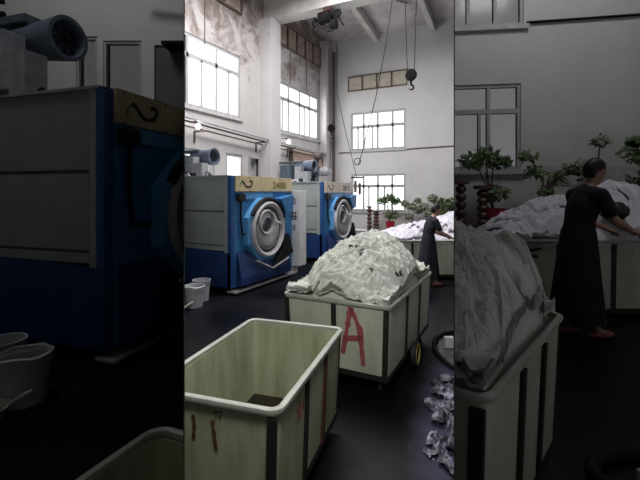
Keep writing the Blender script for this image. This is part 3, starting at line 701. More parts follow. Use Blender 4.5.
def remesh(mb, vox, smooth_it=3):
    me = bpy.data.meshes.new('r'); mb.bm.to_mesh(me); mb.bm.free()
    o = bpy.data.objects.new('r', me); C.objects.link(o)
    m = o.modifiers.new('r', 'REMESH'); m.mode = 'VOXEL'; m.voxel_size = vox; m.use_smooth_shade = True
    s = o.modifiers.new('s', 'SMOOTH'); s.factor = .5; s.iterations = smooth_it
    bpy.context.view_layer.update()
    out = bpy.data.meshes.new_from_object(o.evaluated_get(bpy.context.evaluated_depsgraph_get()))
    bpy.data.objects.remove(o); bpy.data.meshes.remove(me)
    mb2 = MB(); mb2.bm.from_mesh(out); bpy.data.meshes.remove(out); return mb2
def person(loc, rz, bay, scale, label):
    t = thing('person', loc, rz, bay, label, 'person'); t.scale = (scale,)*3
    # faces +X; right side of the body is -Y
    V = []; E = []; Rr = []
    def v(p, r, par=None):
        V.append(Vector(p)); Rr.append(r)
        if par is not None: E.append((par, len(V)-1))
        return len(V)-1
    pel = v((-.02, 0, .90), (.12, .15)); wa = v((-.01, 0, 1.04), (.095, .125), pel); ch = v((.03, 0, 1.20), (.105, .15), wa)
    nb = v((.07, 0, 1.34), (.075, .10), ch); nk = v((.105, 0, 1.41), .048, nb); nt = v((.125, 0, 1.47), .046, nk)
    for s in (-1, 1):
        sh = v((.07, s*.165, 1.315), .055, nb); 
        el = v((.16 if s < 0 else .20, s*.215, 1.09), .040, v((.11, s*.20, 1.20), .046, sh))
        fo = v((.27, s*.19, 1.04), .036, el); v((.40, s*.15, .985), .025, fo)
        hp = v((-.02, s*.085, .84), .085, pel); kn = v((.03*-s, s*.09, .48), .055, v((0, s*.09, .66), .075, hp))
        an = v((-.09*s, s*.09, .10), .034, v((-.04*s, s*.09, .30), .048, kn))
        v((-.09*s+.03, s*.09, .05), .035, an); v((-.09*s+.12, s*.095, .035), .03, len(V)-1)
    mb = MB(); mb.add(skin_mesh(V, E, Rr))
    # hands: palm and five bent fingers, curled over the cart's rim
    for s in (-1, 1):
        V2, E2, R2 = [], [], []
        wx, wy, wz = .39, s*.152, .988
        V2 += [Vector((wx, wy, wz)), Vector((wx+.045, wy-.004*s, wz-.02)), Vector((wx+.085, wy-.006*s, wz-.035))]; E2 += [(0, 1), (1, 2)]; R2 += [(.022, .026), (.017, .034), (.014, .036)]
        for k, (off, ln) in enumerate(((-.030, .056), (-.010, .068), (.011, .064), (.031, .050))):
            b0 = Vector((wx+.075, wy+off, wz-.032)); i0 = len(V2)
            V2 += [b0, b0+Vector((ln*.45, off*.15, -.008)), b0+Vector((ln*.78, off*.2, -.030)), b0+Vector((ln*.9, off*.2, -.052))]
            E2 += [(2, i0), (i0, i0+1), (i0+1, i0+2), (i0+2, i0+3)]; R2 += [.0105, .0095, .0088, .0075]
        i0 = len(V2); sg = -s   # thumb on the inner side
        V2 += [Vector((wx+.025, wy+sg*.03, wz-.018)), Vector((wx+.055, wy+sg*.055, wz-.032)), Vector((wx+.085, wy+sg*.060, wz-.045))]
        E2 += [(1, i0), (i0, i0+1), (i0+1, i0+2)]; R2 += [.0135, .011, .009]
        mb.add(skin_mesh(V2, E2, R2, 0, 1))
    # head
    bm = bmesh.new(); bmesh.ops.create_uvsphere(bm, u_segments=28, v_segments=20, radius=1)
    for q in bm.verts:
        x, y, z = q.co
        jaw = 1.0 if z > -.1 else 1.0-.30*min(1, (-.1-z))
        q.co = Vector((x*.095*(1 if x < 0 or z > -.2 else 1.0-.10*(-z)), y*.073*jaw, z*.112))
        if x > .5: q.co.x *= .94
    hM = Matrix.Translation((.155, 0, 1.54)) @ Matrix.Rotation(R(14), 4, 'Y')
    hd = MB(); hd.add(bm)
    hd.sphere((.088, 0, -.012), .013, (1.1, .9, 1.7)).sphere((.094, 0, -.028), .011, (1.1, 1.2, .8))     # nose
    hd.sphere((.064, 0, -.084), .024, (.9, 1.2, .8))                                                      # chin
    hd.sphere((.083, 0, -.050), .010, (.8, 2.2, .55)).sphere((.082, 0, -.060), .010, (.8, 2.0, .6))        # lips
    for s in (-1, 1):
        hd.sphere((-.005, s*.074, -.005), .026, (.75, .35, 1.15)); hd.sphere((.060, s*.040, -.020), .022, (.8, .7, .7)); hd.sphere((.080, s*.030, .018), .016, (.5, 1.3, .45))
    me = bpy.data.meshes.new('h'); hd.bm.to_mesh(me); hd.bm.free(); bm = bmesh.new(); bm.from_mesh(me); bpy.data.meshes.remove(me)
    mb.add(bm, hM)
    rm = remesh(mb, .0065, 2)
    rm.build('body', M['skin'], t, smooth=True)
    e = MB()
    for s in (-1, 1): e.sphere(hM @ Vector((.0775, s*.030, .002)), .009, (.6, 1.2, .5))
    e.build('eyes', M['black'], t, smooth=True)
    # hair cap
    bm = bmesh.new(); bmesh.ops.create_uvsphere(bm, u_segments=40, v_segments=28, radius=1)
    for q in bm.verts:
        x, y, z = q.co; k = 1+.035*nz(x*6, y*6, z*6)
        q.co = Vector((x*.106*k-.006, y*.083*k, z*.122*k+.006))
    dl = [q for q in bm.verts if (q.co.x > .052 and q.co.z < .060) or (q.co.x > .0 and q.co.z < .018) or (q.co.x > -.03 and q.co.z < -.02) or q.co.z < -.088]
    bmesh.ops.delete(bm, geom=dl, context='VERTS')
    hb = MB(); hb.add(bm, hM); h_ = hb.build('hair', M['hair'], t, smooth=True)
    so = h_.modifiers.new('s', 'SOLIDIFY'); so.thickness = .012; so.offset = -1
    # t-shirt: same skeleton, fuller, short sleeves
    V, E, Rr = [], [], []
    wa = v((-.015, 0, .96), (.125, .165)); w2 = v((-.005, 0, 1.06), (.112, .148), wa); ch = v((.03, 0, 1.20), (.125, .168), w2); nb = v((.065, 0, 1.325), (.088, .112), ch); v((.085, 0, 1.37), (.062, .068), nb)
    for s in (-1, 1):
        sh = v((.068, s*.168, 1.312), .070, nb); v((.125, s*.207, 1.165), .062, v((.10, s*.195, 1.23), .064, sh))
    sb_ = MB(); sb_.add(skin_mesh(V, E, Rr)); sb_ = remesh(sb_, .009, 2); sb_.build('shirt', M['navy'], t, smooth=True)
    # long skirt with folds
    mb = MB(); rings = []
    for i in range(26):
        f = i/25; z = 1.0-.86*f; ring = []
        rx = .125+.10*f**.8; ry = .155+.07*f**.8; cx = -.015-.015*f
        for k in range(64):
            a = 2*math.pi*k/64; fo = 1+.07*f*math.sin(a*9+1.5*math.sin(a*2))+.03*f*math.sin(a*17+f*3)
            ring.append(mb.bm.verts.new((cx+rx*fo*math.cos(a), ry*fo*math.sin(a), z+.012*math.sin(a*3)*f)))
        rings.append(ring)
    for A, B in zip(rings, rings[1:]):
        for k in range(64): mb.bm.faces.new((A[k], A[(k+1)%64], B[(k+1)%64], B[k]))
    mb.bm.faces.new(rings[0][::-1])
    mb.build('skirt', M['skirt'], t, smooth=True)
    for s in (-1, 1):
        x0 = -.09*s
        mb = MB(); mb.sphere((x0+.05, s*.092, .035), .05, (2.5, .95, .72), 24, 14)
        for q in mb.bm.verts: q.co.z = max(q.co.z, .0)
        mb.build('slipper', M['shoe'], t, smooth=True)
    return t
person((-1.80, 8.28, 0), YAW+R(8), 'C', 1.0, 'person in navy t-shirt and long dark skirt at the far cart in the bright bay')

# ------------------------------------------------------------------ plants, pots and ornaments
def foliage(mb, c, r, n, ls, seed, flat=1.0):
    rnd = random.Random(seed)
    for k in range(n):
        d = Vector((rnd.gauss(0, 1), rnd.gauss(0, 1), rnd.gauss(0, 1))).normalized()*r*rnd.random()**.4; d.z *= flat
        p = Vector(c)+d; a = Vector((rnd.gauss(0, 1), rnd.gauss(0, 1), rnd.gauss(0, 1))).normalized(); b = a.orthogonal().normalized(); s = ls*rnd.uniform(.6, 1.3); nn = a.cross(b)
        q = [p-a*s, p-a*s*.3+b*s*.42+nn*s*.1, p+a*s*.4+b*s*.3, p+a*s, p+a*s*.4-b*s*.3, p-a*s*.3-b*s*.42+nn*s*.1]
        mb.bm.faces.new([mb.bm.verts.new(x) for x in q])
def plant(loc, rz, bay, label, trunk, clumps, ls, leafm='leaf', pot=None, seed=1, name='potted_tree', n=110):
    t = thing(name, loc, rz, bay, label, 'plant', 'plants along the back wall')
    mb = MB(); mb.tube([Vector(p) for p in trunk], [.028-.012*i/(len(trunk)-1) for i in range(len(trunk))])
    for c, r in clumps: mb.tube([trunk[-2], (Vector(trunk[-1])+Vector(c))/2+Vector((0, 0, -.03)), c], .010, 6)
    mb.build('trunk', M['bark'], t, smooth=True)
    mb = MB()
    for i, (c, r) in enumerate(clumps): foliage(mb, c, r, n, ls, seed+i, .7)
    mb.build('foliage', M[leafm], t)
    if pot:
        pr_, ph, pm = pot
        MB().lathe([(0, 0), (0, pr_*.72), (ph*.5, pr_*.95), (ph*.9, pr_), (ph, pr_*1.06), (ph, pr_*.9), (ph*.85, pr_*.85), (ph*.85, 0)], 'Z', (0, 0, 0), 28).build('pot', M[pm], t, smooth=True)
    return t
def turned_post(loc, bay, h, r, label, rz=0):
    t = thing('ornamental_post', loc, rz, bay, label, 'ornament', 'dark red turned posts')
    prof = [(0, 0), (0, r), (h*.06, r)]
    for k in range(5):
        b = h*(.08+.18*k); prof += [(b, r*.55), (b+h*.04, r*.9), (b+h*.09, r), (b+h*.14, r*.85), (b+h*.17, r*.5)]
    prof += [(h*.99, r*.7), (h, 0)]
    MB().lathe(prof, 'Z', (0, 0, 0), 20).build('shaft', M['maroon'], t, smooth=True)
    MB().box(-r*1.2, r*1.2, -r*1.2, r*1.2, h, h+.05, .01).build('cap', M['maroon'], t)
def bench(c, bay, w, d, h, rz, label):
    t = thing('low_cabinet', c, rz, bay, label, 'cabinet')
    MB().box(-w/2, w/2, -d/2, d/2, .0, h-.04).build('carcass', M['sill'], t)
    MB().box(-w/2-.03, w/2+.03, -d/2-.03, d/2+.03, h-.04, h, .006).build('worktop', M['wall_back'], t)
    for k in range(4):
        x0 = -w/2+.03+(w-.06)*k/4; o = MB().box(x0+.01, x0+(w-.06)/4-.01, -d/2-.02, -d/2, .06, h-.08, .004).build('door', M['whitemetal'], t); MB().box(x0+.05, x0+.07, -d/2-.045, -d/2-.02, h*.55, h*.7).build('handle', M['steel'], o)
bench((-4.6, 13.45, 0), 'C', 4.6, .6, .55, 0, 'long white low cabinet under the lower back window')
def on(px, y=13.35, z=.55):      # metres along the back cabinet
    return (px, y, z)
turned_post(on(-4.98), 'C', .80, .09, 'dark red turned post on the cabinet, left of the two in the bright bay')
turned_post(on(-4.72), 'C', .66, .12, 'darker turned post on the cabinet, right of the two in the bright bay')
plant(on(-4.22), 0, 'C', 'bushy green potted tree with a red pot in front of the bright lower back window', [(0, 0, .2), (-.05, 0, .5), (-.1, 0, .9)], [((-.28, 0, 1.04), .20), ((-.05, 0, 1.12), .24), ((.18, 0, 1.04), .2), ((.05, 0, .55), .22)], .06, 'leaf', (.16, .34, 'redpot'), 3)
for (x, y, lb, cl, lm, sd) in (
    (-3.50, 13.45, 'thin branching pale plant against the bright back wall, left of the person', [((-.25, 0, .95), .14), ((.0, 0, .85), .16), ((.22, 0, .72), .16), ((-.1, 0, .5), .12), ((.2, 0, 1.05), .1)], 'leafpale', 12),
    (-2.95, 13.45, 'tall pale leafy plant at the back just left of the head of the bright person', [((-.15, 0, .85), .2), ((.15, 0, 1.15), .2), ((.05, 0, .6), .2), ((.3, 0, 1.0), .15)], 'leafpale', 22),
    (-2.36, 13.45, 'dark green bushy plant right of the head of the bright person', [((-.1, 0, .95), .28), ((.18, 0, 1.0), .26), ((.0, 0, .7), .22), ((.35, 0, .8), .2)], 'leaf', 32)):
    plant((x, y, .55), 0, 'C', lb, [(0, 0, .2), (.02, 0, .4), (.0, 0, .6)], cl, .07, lm, (.14, .28, 'sill'), sd)

def ball_bundle(c, r, bay, label):
    mb = MB(); mb.sphere((0, 0, 0), r, (1.1, 1, .85), 24, 16)
    for q in mb.bm.verts: q.co *= 1+.15*nz(q.co.x*14, q.co.y*14, q.co.z*14)
    o = mb.build('cloth_bundle', M['black'], None, bay, True); o.location = c; tag(o, label, 'cloth bundle', 'black bundles on the far carts')
ball_bundle(W(2.86, 9.25, 1.14), .11, 'C', 'round black bundle beside the hands of the person in the bright bay')
def loop_handle(c, bay, s, label):
    t = thing('clamp_handle', c, YAW, bay, label, 'handle', 'black loop handles')
    MB().tube([(-.10*s+.10*s*math.cos(a*.5)*1.2, 0, .07*s*math.sin(a*.5)) for a in range(14)], .016*s, 8).build('loop', M['dark'], t, smooth=True)
    MB().tube([(.02*s, 0, 0), (.16*s, -.03, .03*s)], .014*s).tube([(.02*s, 0, -.05*s), (.12*s, -.03, -.06*s)], .018*s).build('grip', M['dark'], t, smooth=True)
loop_handle(W(1.90, 8.98, .76), 'C', 1.3, 'black loop handle on the far cart in the bright bay')

# ------------------------------------------------------------------ buckets and basins
def bucket(loc, rz, bay, r, h, label, liner=True):
    t = thing('bucket', loc, rz, bay, label, 'bucket', 'white buckets beside the machines')
    MB().lathe([(0, 0), (0, r*.82), (h*.93, r*.98), (h*.93, r*1.05), (h, r*1.05), (h, r*.95), (h*.1, r*.78), (h*.1, 0)], 'Z', (0, 0, 0), 36).build('pail', M['bucket'], t, smooth=True)
    if liner:
        mb = MB(); mb.lathe([(h*.78, r*1.02), (h*1.0, r*1.09), (h*1.03, r*1.0), (h*.9, r*.9)], 'Z', (0, 0, 0), 40, close=True)
        for q in mb.bm.verts: k = 1+.05*nz(q.co.x*20, q.co.y*20, q.co.z*12); q.co.x *= k; q.co.y *= k; q.co.z += .02*nz(q.co.x*9, q.co.y*9, 3)
        mb.build('liner', M['bucket'], t, smooth=True)
    MB().tube([(r*1.02*math.cos(a*math.pi/12), r*1.02*math.sin(a*math.pi/12), h*.86-.16*r*math.sin(a*math.pi/12)) for a in range(13)], .006).build('handle', M['steel'], t)
def basin(loc, rz, bay, r, h, label, ladle=True):
    t = thing('basin', loc, rz, bay, label, 'basin', 'shallow plastic basins')
    MB().lathe([(0, 0), (0, r*.72), (h*.92, r*.96), (h, r*1.06), (h*1.02, r*1.04), (h*.98, r*.92), (h*.08, r*.68), (h*.08, 0)], 'Z', (0, 0, 0), 36).build('bowl', M['basin'], t, smooth=True)
    MB().tube([(r*.9, 0, h*.95), (r*1.5, 0, h*1.35), (r*1.9, .02, h*1.6)], [.012, .016, .013]).build('handle', M['basin'], t, smooth=True)
bucket((-4.93, 4.93, 0), 0, 'C', .17, .34, 'grey white bucket with a crumpled liner at the left edge of the bright bay')
bucket((-5.10, 5.28, 0), 0, 'C', .15, .36, 'white bucket standing behind the lined bucket in the bright bay', False)
basin((-4.86, 4.50, 0), R(50), 'C', .13, .10, 'shallow cream basin with a handle in front of the buckets in the bright bay')
bucket(W(-2.06, 2.78, .45), YAW, 'L', .165, .33, 'dim white bucket with a crumpled liner in the dark left bay')
bucket(W(-2.47, 3.12, .45), YAW, 'L', .15, .30, 'dim white bucket behind the lined one in the dark left bay', False)
basin(W(-2.10, 2.50, .45), YAW+R(20), 'L', .13, .10, 'shallow dim basin with a handle in the dark left bay')

# ------------------------------------------------------------------ wet floor and pool of debris
def puddle(name, pts, bay, z, m, label, seed=0):
    mb = MB(); P = []
    n = len(pts)
    for i in range(n):
        a, b, c_, d_ = [Vector(pts[(i+k-1) % n]) for k in range(4)]
        for k in range(6):
            s_ = k/6; p = .5*((2*b)+(-a+c_)*s_+(2*a-5*b+4*c_-d_)*s_**2+(-a+3*b-3*c_+d_)*s_**3)
            p += Vector((nz(p.x*6, p.y*6, seed), nz(p.x*6, p.y*6, seed+5)))*.03; P.append(p)
    mb.prism([(p.x, p.y) for p in P], 'Z', z, z+.004)
    o = mb.build(name, M[m], None, bay); tag(o, label, 'puddle', None, 'stuff'); return o
def crumple(name, loc, rz, bay, sx, sy, h, m, label, cat, seed, ring=False, kind=None):
    mb = MB(); n = 90; V = []
    for i in range(n):
        row = []
        for j in range(n):
            a, b = i/(n-1)*2-1, j/(n-1)*2-1; x, y = a*sx*(1+.15*nz(b*3, seed)), b*sy*(1+.15*nz(a*3, seed+2))
            d = math.hypot(a, b)/1.15
            e = max(0, 1-d**4) if d < 1 else 0
            if ring: e *= .12+math.exp(-((d-.78)/.12)**2)
            f = (1-abs(nz(x*11+seed, y*9, .5))*2.2)*.6+.5*nz(x*26, y*26, seed)+.35
            row.append(mb.bm.verts.new((x, y, max(.001, h*e*max(0, f)+.004))))
        V.append(row)
    for i in range(n-1):
        for j in range(n-1):
            a, b = (i+.5)/(n-1)*2-1, (j+.5)/(n-1)*2-1
            if math.hypot(a, b)/1.15 > .99 or (name == 'foam_scum' and math.hypot(a, b) + 1.0*nz(a*2.6, b*6.0, seed) > .92) or (name == 'foam_scum' and nz(a*5, b*12, seed+3) < -.30): continue
            mb.bm.faces.new((V[i][j], V[i+1][j], V[i+1][j+1], V[i][j+1]))
    bmesh.ops.delete(mb.bm, geom=[v_ for v_ in mb.bm.verts if not v_.link_faces], context='VERTS')
    o = mb.build(name, M[m], None, bay)
    for p in o.data.polygons: p.use_smooth = True
    o.location = loc; o.rotation_euler = (0, 0, rz); tag(o, label, cat, None, kind); return o
crumple('foam_scum', W(1.20, 3.35, .002), YAW+R(-16), 'C', .30, .95, .06, 'foam', 'ragged pale foam and rubbish on the wet floor at the right of the bright bay', 'foam', 5, kind='stuff')
# black tub lying at the right edge: dark bent hose around a still pool
HP = W(1.80, 4.62, 0)
t = thing('drain_hose', HP, YAW, 'C', 'thick black hose curled round a small dark pool in the bright bay', 'hose')
MB().tube([(.44*math.cos(R(a)), .72*math.sin(R(a)), .034) for a in range(70, 236, 10)], [.034-.0008*k for k in range(17)], 10).build('hose', M['rubber'], t, smooth=True)
P = [W(1.80+.40*math.cos(R(a)), 4.62+.68*math.sin(R(a))) for a in range(0, 360, 30)]
puddle('pool', [(q.x, q.y) for q in P], 'C', .003, 'pit', 'small dark glossy pool inside the curled hose in the bright bay')
o = MB().box(-.055, .05, -.03, .03, 0, .13, .004).build('reflection_block', M['column'], None, 'C'); o.location = W(1.57, 4.87, .008); o.rotation_euler = (0, 0, YAW)  # added block standing in for a window's reflection in the pool
tag(o, 'small bright block made for the window reflection beside the curled black hose', 'box')

# ------------------------------------------------------------------ side bays: raised floors, walls, windows
def wedge(x0, x1, d0, d1, z0, z1):
    mb = MB(); P = [W(x0, d0), W(x1, d0), W(x1, d1), W(x0, d1)]
    return mb.prism([(p.x, p.y) for p in P], 'Z', z0, z1)
BF = .45
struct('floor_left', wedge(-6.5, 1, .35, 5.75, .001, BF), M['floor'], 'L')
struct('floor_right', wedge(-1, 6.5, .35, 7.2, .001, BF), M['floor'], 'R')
def bay_frame(x, d, yaw):        # matrix of a wall whose inner face is local y=0, room towards -y
    return Matrix.Translation(W(x, d, 0)) @ Matrix.Rotation(YAW+yaw, 4, 'Z')
# left bay back wall: inner face 5.6 m ahead
Lm = bay_frame(0, 5.6, 0)
hl = [(-3.42, -3.12, 2.6, 4.08), (-3.04, -2.50, 2.6, 4.02)]
o = struct('wall_left_bay', wall_with_holes(MB(), 'Y', 0, .2, -6.5, 0, 0, 7, hl), M['bay_wall'], 'L'); o.matrix_world = Lm
for i, h_ in enumerate(hl): window('window_%d' % (8+i), 'Y', 0, *h_, (), None, 'L', 'dimglass2', Lm, .035)
tm = MB().box(-2.38, -2.30, -.05, 0, 0, 4.02).box(-2.30, -1.6, -.05, 0, 3.94, 4.02).build('door_2', M['bay_wall'], None, 'L'); tm['kind'] = 'structure'; tm.matrix_world = Lm
MB().box(-2.29, -1.7, -.02, 0, .45, 3.93).build('door_leaf', M['seam'], tm, 'L')
sh = thing('wall_shelf', Lm @ Vector((-2.2, -.02, 3.86)), YAW, 'L', 'thin dark shelf arm sticking out of the wall of the dark left bay', 'shelf')
MB().box(0.1, .75, -.3, 0, 0, .04).build('shelf_board', M['dark'], sh)
pr_ = thing('pipe_rack', Lm @ Vector((-4.6, -.05, 4.2)), YAW, 'L', 'dim pipe run at the top left corner of the dark left bay', 'pipe rack')
MB().tube([(-1.5, -.3, .30), (.45, -.3, .02)], .05).tube([(-1.5, -.5, .42), (.6, -.5, .10)], .035).build('pipe', M['dark'], pr_, smooth=True)
MB().tube([(2.2, -.2, .38), (4.2, -.2, .12)], .035).build('pipe', M['dark'], pr_, smooth=True)
# right bay back wall turned a little so its right end is nearer
Rm = bay_frame(3.3, 6.0, R(-7))
hr = [(-1.30, -.23, 4.42, 5.9), (-1.30, -.27, 2.24, 3.54), (1.42, 2.4, 2.2, 3.5)]
o = struct('wall_right_bay', wall_with_holes(MB(), 'Y', 0, .2, -2.5, 3.5, 0, 7, hr), M['bay_wall'], 'R'); o.matrix_world = Rm
window('window_10', 'Y', 0, *hr[0], (0.0, .25, .62), None, 'R', 'dimglass', Rm, .05)
window('window_11', 'Y', 0, *hr[1], (.02, .55), 3.13, 'R', 'dimglass', Rm, .05, extra=(.42,))
window('window_12', 'Y', 0, *hr[2], (.5,), 3.1, 'R', 'dimglass', Rm, .05)
o = MB().tube([(-.2, -.03, 4.44), (2.9, -.03, 4.51)], .02).build('conduit', M['dark'], None, 'R'); o.matrix_world = Rm
tag(o, 'thin dark conduit across the wall of the dark right bay', 'conduit')
o = MB().box(.0, 3.4, -.012, 0, 2.0, 2.28).build('trim_4', M['sill'], None, 'R'); o['kind'] = 'structure'; o.matrix_world = Rm

# right bay cart with laundry
cr_loc = W(.637, 1.92, BF)
RY = YAW+R(-41)
cart(cr_loc, RY, 'R', .70, 1.15, .80, .16, 'big dim laundry cart heaped with laundry in the dark right bay', 'crate2', (3, 4), rs=.6)
hC, domeC = heap('laundry_heap', cr_loc, RY, 'R', .70, 1.13, .80, .33, 'dim mound of white laundry in the big cart in the dark right bay', 'linen', 17, 80, px=.02, py=.1, over=.0, bumps=((.24, .34, .10, .16), (.1, 0, .05, .2)), res=110, power=2.8)
cart(W(3.65, 4.99, BF), YAW, 'R', 3.2, .9, .90, .12, 'long dim laundry cart behind the person in the dark right bay', 'crate2', (6, 3), wheel=False)
hD, domeD = heap('laundry_heap', W(3.65, 4.99, BF), YAW, 'R', 3.2, .86, .90, .38, 'dim bluish laundry in the long cart behind the person in the dark right bay', 'linen2', 29, 50, px=.2, py=.1, bumps=((.1, .1, .2, .4), (-.9, 0, .08, .3)), res=90)
person(W(2.63, 4.05, BF), YAW+R(6), 'R', 1.08, 'dim person in t-shirt and long skirt at the cart in the dark right bay')
ball_bundle(W(3.35, 4.55, 1.68), .13, 'R', 'round black bundle beside the hands of the dim person in the dark right bay')
loop_handle(W(2.27, 4.42, BF+.80), 'R', 1.0, 'black loop handle on the long cart in the dark right bay')
t = thing('low_cabinet', W(2.6, 5.62, BF), YAW, 'R', 'dim low cabinet against the wall of the dark right bay', 'cabinet')
MB().box(-1.5, 2.0, -.15, .15, 0, .90).build('carcass', M['sill'], t); MB().box(-1.53, 2.03, -.18, .18, .90, .94, .006).build('worktop', M['sill'], t)
zt = BF+.94
turned_post(W(1.98, 5.62, zt), 'R', .62, .075, 'dim turned post, leftmost in the dark right bay', YAW)
turned_post(W(2.28, 5.60, zt), 'R', .55, .085, 'dim turned post just left of the dim red pot', YAW)
plant(W(2.44, 5.60, zt), YAW, 'R', 'dim bushy potted tree with a red pot in the dark right bay', [(0, 0, .15), (-.05, 0, .45), (-.12, 0, .8)], [((-.32, 0, .93), .17), ((-.10, 0, 1.0), .2), ((.08, 0, .93), .15), ((.0, 0, .5), .18)], .06, 'leaf', (.15, .28, 'redpot'), 43)
plant(W(3.15, 5.58, zt), YAW, 'R', 'dim thin branching plant in the middle of the dark right bay', [(0, 0, .2), (.0, 0, .5), (.05, 0, .7)], [((-.25, 0, 1.0), .14), ((-.15, 0, .78), .16), ((.15, 0, .70), .16), ((.35, 0, .82), .14), ((.0, 0, .5), .12)], .055, 'leaf', (.10, .2, 'sill'), 53, n=60)
plant(W(3.75, 5.50, zt), YAW, 'R', 'dim pale leafy plant just left of the head of the dim person', [(0, 0, .2), (.0, 0, .5), (.05, 0, .7)], [((-.1, 0, .85), .2), ((.0, 0, .62), .2), ((.1, 0, 1.2), .12)], .06, 'leafpale', (.10, .2, 'sill'), 63, n=80)
t2 = plant(W(4.35, 5.38, zt), YAW, 'R', 'dim dark green bush right of the head of the dim person', [(0, 0, .2), (.0, 0, .5), (.05, 0, .7)], [((-.1, 0, 1.0), .22), ((.15, 0, .95), .22), ((.0, 0, .7), .2), ((-.1, 0, 1.18), .12)], .06, 'leaf', (.10, .2, 'sill'), 73)
t = thing('drain_hose', W(1.75, 1.98, BF), YAW, 'R', 'dim black curled hose on the floor at the bottom right picture corner', 'hose')
MB().tube([(.38*math.cos(R(a)), .20*math.sin(R(a)), .035) for a in range(20, 230, 12)], .035, 10).build('hose', M['rubber'], t, smooth=True)
tag(MB().box(-.03, .07, -.02, .02, 0, .08, .004).build('reflection_block', M['whitemetal'], None, 'R'), 'small pale block made for the window reflection inside the curled hose at the bottom right picture corner', 'box').matrix_world = Matrix.Translation(W(1.60, 1.97, BF)) @ Matrix.Rotation(YAW, 4, 'Z')  # added block, the same window reflection again
# left bay cart corner
cart(W(-.585, 1.445, BF)+FWD.lerp(FWD, 0)*0 + (RGT*.92-FWD*.40)*.26 - (RGT*.40+FWD*.92)*.40, YAW-R(23.5), 'L', .52, .80, .60, .14, 'dim empty pale cart at the bottom of the dark left bay', 'crate', (2, 3), rs=.55)

# outer shell of the side bays and behind the viewing point
struct('wall_left_outer', wedge(-6.6, -6.5, -1.6, 6, 0, 7), M['bay_wall'], None)
struct('wall_right_outer', wedge(6.5, 6.6, -1.6, 7.4, 0, 7), M['bay_wall'], None)
struct('wall_rear', wedge(-6.6, 6.6, -1.7, -1.6, 0, 7.6), M['bay_wall'], None)
struct('ceiling_left', wedge(-6.6, .3, .9, 5.9, 6.6, 6.75), M['ceil'], 'L')
struct('ceiling_right', wedge(-.3, 6.6, .9, 7.4, 6.6, 6.75), M['ceil'], 'R')
struct('ceiling_rear', wedge(-6.6, 6.6, -1.7, .9, 7.0, 7.2), M['ceil'], None)
# added partitions that the hall lacks, keeping light out of the side bays
def partition(name, k, d1, label):
    dirv = (RGT*k+FWD); a = dirv*.9; b = dirv*d1; n = Vector((dirv.y, -dirv.x, 0)).normalized()*.0012
    mb = MB(); mb.prism([((a-n).x, (a-n).y), ((b-n).x, (b-n).y), ((b+n).x, (b+n).y), ((a+n).x, (a+n).y)], 'Z', 0, 8.6)
    struct(name, mb, M['steelsheet'], None)
KL, KR = (184.3-320)/400, (454.3-320)/400
partition('wall_added_partition_left', KL, 9.4, '')
partition('wall_added_partition_right', KR, 13.5, '')

# ------------------------------------------------------------------ trim every bay at its added partition
bpy.context.view_layer.update()
def cut(o, k, keep_right):
    dirv = (RGT*k+FWD).normalized(); n = Vector((dirv.y, -dirv.x, 0))      # points right
    if not keep_right: n = -n
    Mw = o.matrix_world; eps = .003
    vs = [(Mw @ v.co).dot(n)-eps for v in o.data.vertices]
    if min(vs) >= 0: return True
    if max(vs) <= 0: return False
    if o.data.users > 1: o.data = o.data.copy()
    bm = bmesh.new(); bm.from_mesh(o.data); bm.transform(Mw)
    r = bmesh.ops.bisect_plane(bm, geom=bm.verts[:]+bm.edges[:]+bm.faces[:], plane_co=n*eps, plane_no=n, clear_inner=True)
    ed = [e for e in r['geom_cut'] if isinstance(e, bmesh.types.BMEdge)]
    if o.name.split('.')[0] not in ('laundry_heap', 'foliage', 'foam_scum'):
        try: bmesh.ops.holes_fill(bm, edges=ed, sides=0)
        except Exception: pass
    bm.transform(Mw.inverted()); bm.to_mesh(o.data); bm.free()
    if any(p.use_smooth for p in o.data.polygons) and o.name.split('.')[0] not in ('laundry_heap', 'foam_scum', 'body', 'shirt'):
        try: o.data.set_sharp_from_angle(angle=R(40))
        except Exception: pass
    return len(o.data.polygons) > 0
dead = []
for o in list(C.objects):
    if o.type != 'MESH': continue
    b = BAY.get(o.name)
    ok = True
    if b == 'C': ok = cut(o, KL, True) and cut(o, KR, False)
    elif b == 'L': ok = cut(o, KL, False)
    elif b == 'R': ok = cut(o, KR, True)
    if not ok: dead.append(o)
for o in dead:
    for ch in o.children: 
        if ch not in dead: ch.parent = o.parent
    bpy.data.objects.remove(o)

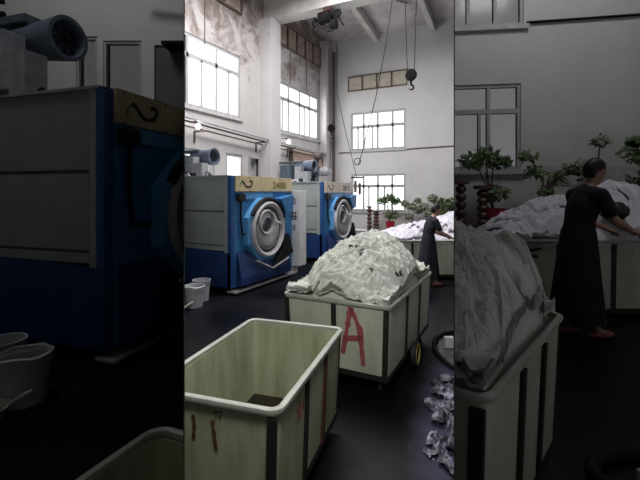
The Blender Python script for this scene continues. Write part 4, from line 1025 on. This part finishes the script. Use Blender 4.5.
# ------------------------------------------------------------------ light
w = bpy.data.worlds.new('World'); scene.world = w; w.use_nodes = True
bg = w.node_tree.nodes['Background']; bg.inputs['Color'].default_value = (.96, .97, 1.0, 1); bg.inputs['Strength'].default_value = 3.0
def area(name, loc, rot, sx, sy, watts, col=(1, 1, 1)):
    l = bpy.data.lights.new(name, 'AREA'); l.shape = 'RECTANGLE'; l.size = sx; l.size_y = sy; l.energy = watts; l.color = col
    o = bpy.data.objects.new(name, l); C.objects.link(o); o.location = loc; o.rotation_euler = rot; return o
def aim(loc, d): return Vector(d).to_track_quat('-Z', 'Y').to_euler()
RAD = 7.0
def win_light(axis, h_):
    a0, a1, z0, z1 = h_; sx, sy = (a1-a0), (z1-z0)
    if axis == 'X': loc = (XL-.45, (a0+a1)/2, (z0+z1)/2); d = (1, 0, 0)
    else: loc = ((a0+a1)/2, YB+.45, (z0+z1)/2); d = (0, -1, 0)
    area('daylight', loc, aim(loc, d), sx+.6, sy+.6, RAD*math.pi*(sx+.6)*(sy+.6)/math.pi*3.14, (1, 1, 1))
for h_ in (LW1, LW2, LL2, LL3): win_light('X', h_)
for h_ in (BW1, BW2): win_light('Y', h_)
# added overhead fill in the bright bay, where the roof has no opening
p = W(-.1, 8.2, 7.2); area('overhead_fill', p, aim(p, (0.05, .1, -1)), 2.5, 4, 560, (1, .97, .97))
p = W(0, 1.12, 3.2); area('front_fill', p, aim(p, FWD*1.25+Vector((0, 0, -1))), .56, .5, 50, (1, .99, .93))  # added fill out of view, brightens the near faces of the carts
p = W(-2.9, 3.2, 6.2); area('left_bay_fill', p, aim(p, FWD*.5+Vector((0, 0, -1))), 1, 1, 26)  # added weak fill, no fixture hangs here
p = W(2.9, 3.8, 6.2); area('right_bay_fill', p, aim(p, FWD*1.0+Vector((0, 0, -1))), 1, 1, 32)  # added weak fill towards the right bay wall, no fixture

# ------------------------------------------------------------------ camera
cam = bpy.data.cameras.new('Camera'); cam.sensor_width = 36; cam.lens = 400/640*36; cam.shift_y = -48/640; cam.clip_start = .02
co = bpy.data.objects.new('Camera', cam); C.objects.link(co); co.location = (0, 0, EYE); co.rotation_euler = (R(90), 0, YAW)
scene.camera = co
vs = scene.view_settings; vs.view_transform = 'Standard'; vs.look = 'None'; vs.gamma = 1; vs.use_curve_mapping = False; vs.exposure = 0
